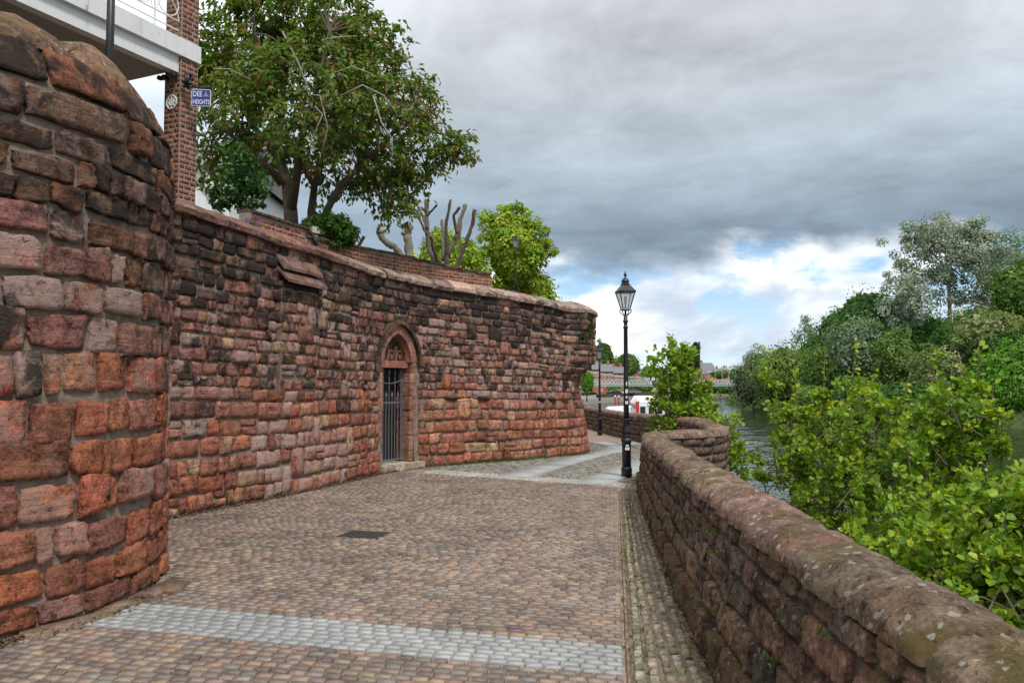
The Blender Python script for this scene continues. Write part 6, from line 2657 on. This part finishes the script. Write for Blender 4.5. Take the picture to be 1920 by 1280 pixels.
bt = thing('wheelhouse_boat', 'white boat with a square black windowed wheelhouse', 'boat', c, 'boats moored beyond the parapet')
q = MB(); ax, ay = hull(q, c, 5.0, 2.2, 1.1, math.pi / 2 + .3); q.build('hull', M['white'], bt)
q = MB(); q.box(c + AZ * 2.0, (1.7, 1.9, 2.0), .1); wh_ = q.build('wheelhouse', M['white'], bt)
for dx in (-.45, .3):
    q = MB(); q.box(c + np.array([dx, -.98, 2.2]), (.5, .05, .9), .1); q.build('window', M['window'], wh_)
q = MB(); q.box(c + AZ * 3.05, (2.0, 2.2, .1), .1); q.build('roof', M['black'], bt)
c = P(1232, 782, 88); c[2] = WZ
bt = thing('canopy_boat', 'white passenger boat with red door posts and rounded canopy', 'boat', c, 'boats moored beyond the parapet')
q = MB(); ax, ay = hull(q, c, 9.0, 2.6, 1.1, .25); q.build('hull', M['red'], bt)
q = MB(); q.box(c + AZ * 1.7, (5.2, 2.2, 1.5), .25); cb_ = q.build('cabin', M['white'], bt)
for dx in (-1.9, -.9, .1, 1.1):
    q = MB(); q.box(c + np.array([dx * math.cos(.25), dx * math.sin(.25) - 1.13, 1.9]), (.6, .06, .8), .25); q.build('window', M['window'], cb_)
for dx in (-2.5,):
    q = MB(); q.box(c + np.array([dx * math.cos(.25), dx * math.sin(.25) - 1.14, 1.8]), (.35, .08, 2.1), .25); q.build('door_post', M['red'], bt)
q = MB(); q.tube([c + ax * -3.0 + AZ * 2.5, c + ax * -2.6 + AZ * 2.75, c + ax * -.2 + AZ * 2.75, c + ax * .2 + AZ * 2.5], [.3, .75, .75, .3], 10); q.build('canopy', M['white'], bt)
for px, lab in ((1153.5, 'red mooring post rising behind the cruiser, further from the near lamp column'), (1160, 'red mooring post rising behind the cruiser, closer to the near lamp column')):
    p = P(px, 744, 106)
    q = MB(); q.tube([(p[0], p[1], WZ - .5), (p[0], p[1], p[2])], .10, 8)
    o = thing('mooring_post', lab, 'post', (p[0], p[1], WZ), 'red mooring posts')
    q.build('shaft', M['red'], o)
    q = MB(); q.lathe([(.13, 0), (.13, .12), (.05, .2)], p, 8); q.build('cap', M['white'], o)

# ------------------------------------------------------------------ small growth and litter
rl_ = np.random.default_rng(41)


def tufts(name, pts, size, palette, per=14):
    n = len(pts)
    ci = np.repeat(np.arange(n), per)
    Pn = np.asarray(pts)[ci] + rl_.normal(size=(n * per, 3)) * np.array([.03, .03, .0])
    ax = unit(rl_.normal(size=(n * per, 3)) * .6 + np.array([0, 0, .9]))
    nm = unit(rl_.normal(size=(n * per, 3)))
    ln_ = size * rl_.uniform(.5, 1.3, n * per)
    o_ = leaf_obj(name, *leaves(Pn, ax, nm, ln_, ln_ * .3, pick_cols(rl_, n * per, palette, .25)), M['leaf'], None)
    o_['kind'] = 'stuff'
    return o_


pts = []
for _ in range(120):
    y = rl_.uniform(3.0, 12.8)
    pts.append((right_x(y) + .055 + .095 + rl_.normal() * .012, y, -.012))
for _ in range(60):
    y = rl_.uniform(4.2, 10)
    pts.append((right_x(y) + .03 + rl_.normal() * .01, y, -.01))
tufts('channel_weeds', pts, .028, [(.07, .12, .02), (.10, .14, .03), (.12, .12, .04)], 9)
pts = []
for _ in range(130):
    s = rl_.uniform(s_door + 1.2, s_end)
    p = WALL.pos(s) + WALL.nrm(s) * (.16 + abs(rl_.normal()) * .10)
    pts.append((p[0], p[1], ground_z(p[1]) + .002))
for px, py in ((728, 884), (735, 885), (742, 884)):
    g = G(px, py)
    pts += [(g[0] + rl_.normal() * .04, g[1] - .03, 0) for _ in range(4)]
tufts('wall_foot_grass', pts, .05, [(.08, .13, .02), (.11, .16, .03)], 12)
# small ferns and weeds rooted in the parapet joints
pts = []
for s in PAR.L - np.array([3.6, 4.3, 5.1, 6.0, 7.4, 9.0]):
    for z in rl_.uniform(.3, .85, 2):
        p = pmap(s + rl_.normal() * .2, z, .03)
        pts.append(p)
tufts('joint_weeds', pts, .05, [(.09, .16, .02), (.12, .18, .03)], 12)
pts = []
for px, py in ((1078, 590), (1082, 600), (1068, 612), (1100, 610), (1112, 600), (1106, 640)):
    s = WALL.s_at_px(min(px, 1085), 2, s_end + .3)
    for _ in range(3):
        pts.append(wmap(s, 1.75 + (716 - py) / F_PX * 20.5, .06))
tufts('wall_top_weeds', pts, .12, [(.07, .11, .025), (.09, .13, .03)], 12)
# leaf litter and crumbs of stone along the parapet foot
n = 2600
y = rl_.uniform(2.2, 13, n)
x = np.interp(y, par_y[::-1], PAR.q[::-1, 0]) - .06 + rl_.normal(size=n) * .03
Pn = np.stack([x, y, np.full(n, -.006) + rl_.uniform(0, .02, n)], 1)
o = leaf_obj('leaf_litter', *leaves(Pn, unit(rl_.normal(size=(n, 3)) * np.array([1, 1, .3])), unit(rl_.normal(size=(n, 3)) * .5 + np.array([0, 0, 1])), rl_.uniform(.012, .035, n), rl_.uniform(.008, .02, n),
                             pick_cols(rl_, n, [(.13, .07, .035), (.09, .05, .03), (.2, .13, .07), (.3, .22, .14)], .3)), M['leaf_far'], None)
o['kind'] = 'stuff'

# grit and soil gathered at the foot of the walls, petals blown over the setts
n = 5200
ss_ = rl_.uniform(s_vis0 - .5, s_end + .5, n)
Pn = []
for a in ss_:
    p = WALL.pos(a) + WALL.nrm(a) * (.07 + abs(rl_.normal()) * .06 + wall_off(a, 0.02))
    Pn.append((p[0], p[1], ground_z(p[1]) + rl_.uniform(0, .016)))
th_ = rl_.uniform(-1.3, .1, 1700)
for a in th_:
    r_ = BR + .07 + abs(rl_.normal()) * .07
    Pn.append((BC[0] + r_ * math.cos(a), BC[1] + r_ * math.sin(a), rl_.uniform(0, .018)))
Pn = np.array(Pn)
n = len(Pn)
o = leaf_obj('grit', *leaves(Pn, unit(rl_.normal(size=(n, 3)) * np.array([1, 1, .4])), unit(rl_.normal(size=(n, 3)) * .5 + np.array([0, 0, 1])), rl_.uniform(.012, .04, n), rl_.uniform(.01, .03, n),
                             pick_cols(rl_, n, [(.13, .075, .05), (.09, .06, .04), (.19, .11, .075), (.07, .075, .03)], .3)), M['leaf_far'], None)
o['kind'] = 'stuff'
n = 260
y = rl_.uniform(4.3, 13.5, n)
x = rl_.uniform(-3.0, 1.0, n) + .1 * y * 0
ok = np.array([wall_x(b_) + .2 < a < right_x(b_) for a, b_ in zip(x, y)])
Pn = np.stack([x, y, np.full(n, .012)], 1)[ok]
n = len(Pn)
o = leaf_obj('petals', *leaves(Pn, unit(rl_.normal(size=(n, 3)) * np.array([1, 1, .1])), unit(rl_.normal(size=(n, 3)) * .3 + np.array([0, 0, 1])), rl_.uniform(.010, .024, n), rl_.uniform(.008, .016, n),
                               pick_cols(rl_, n, [(.6, .55, .5), (.5, .42, .38), (.3, .2, .12)], .2)), M['leaf_far'], None)
o['kind'] = 'stuff'
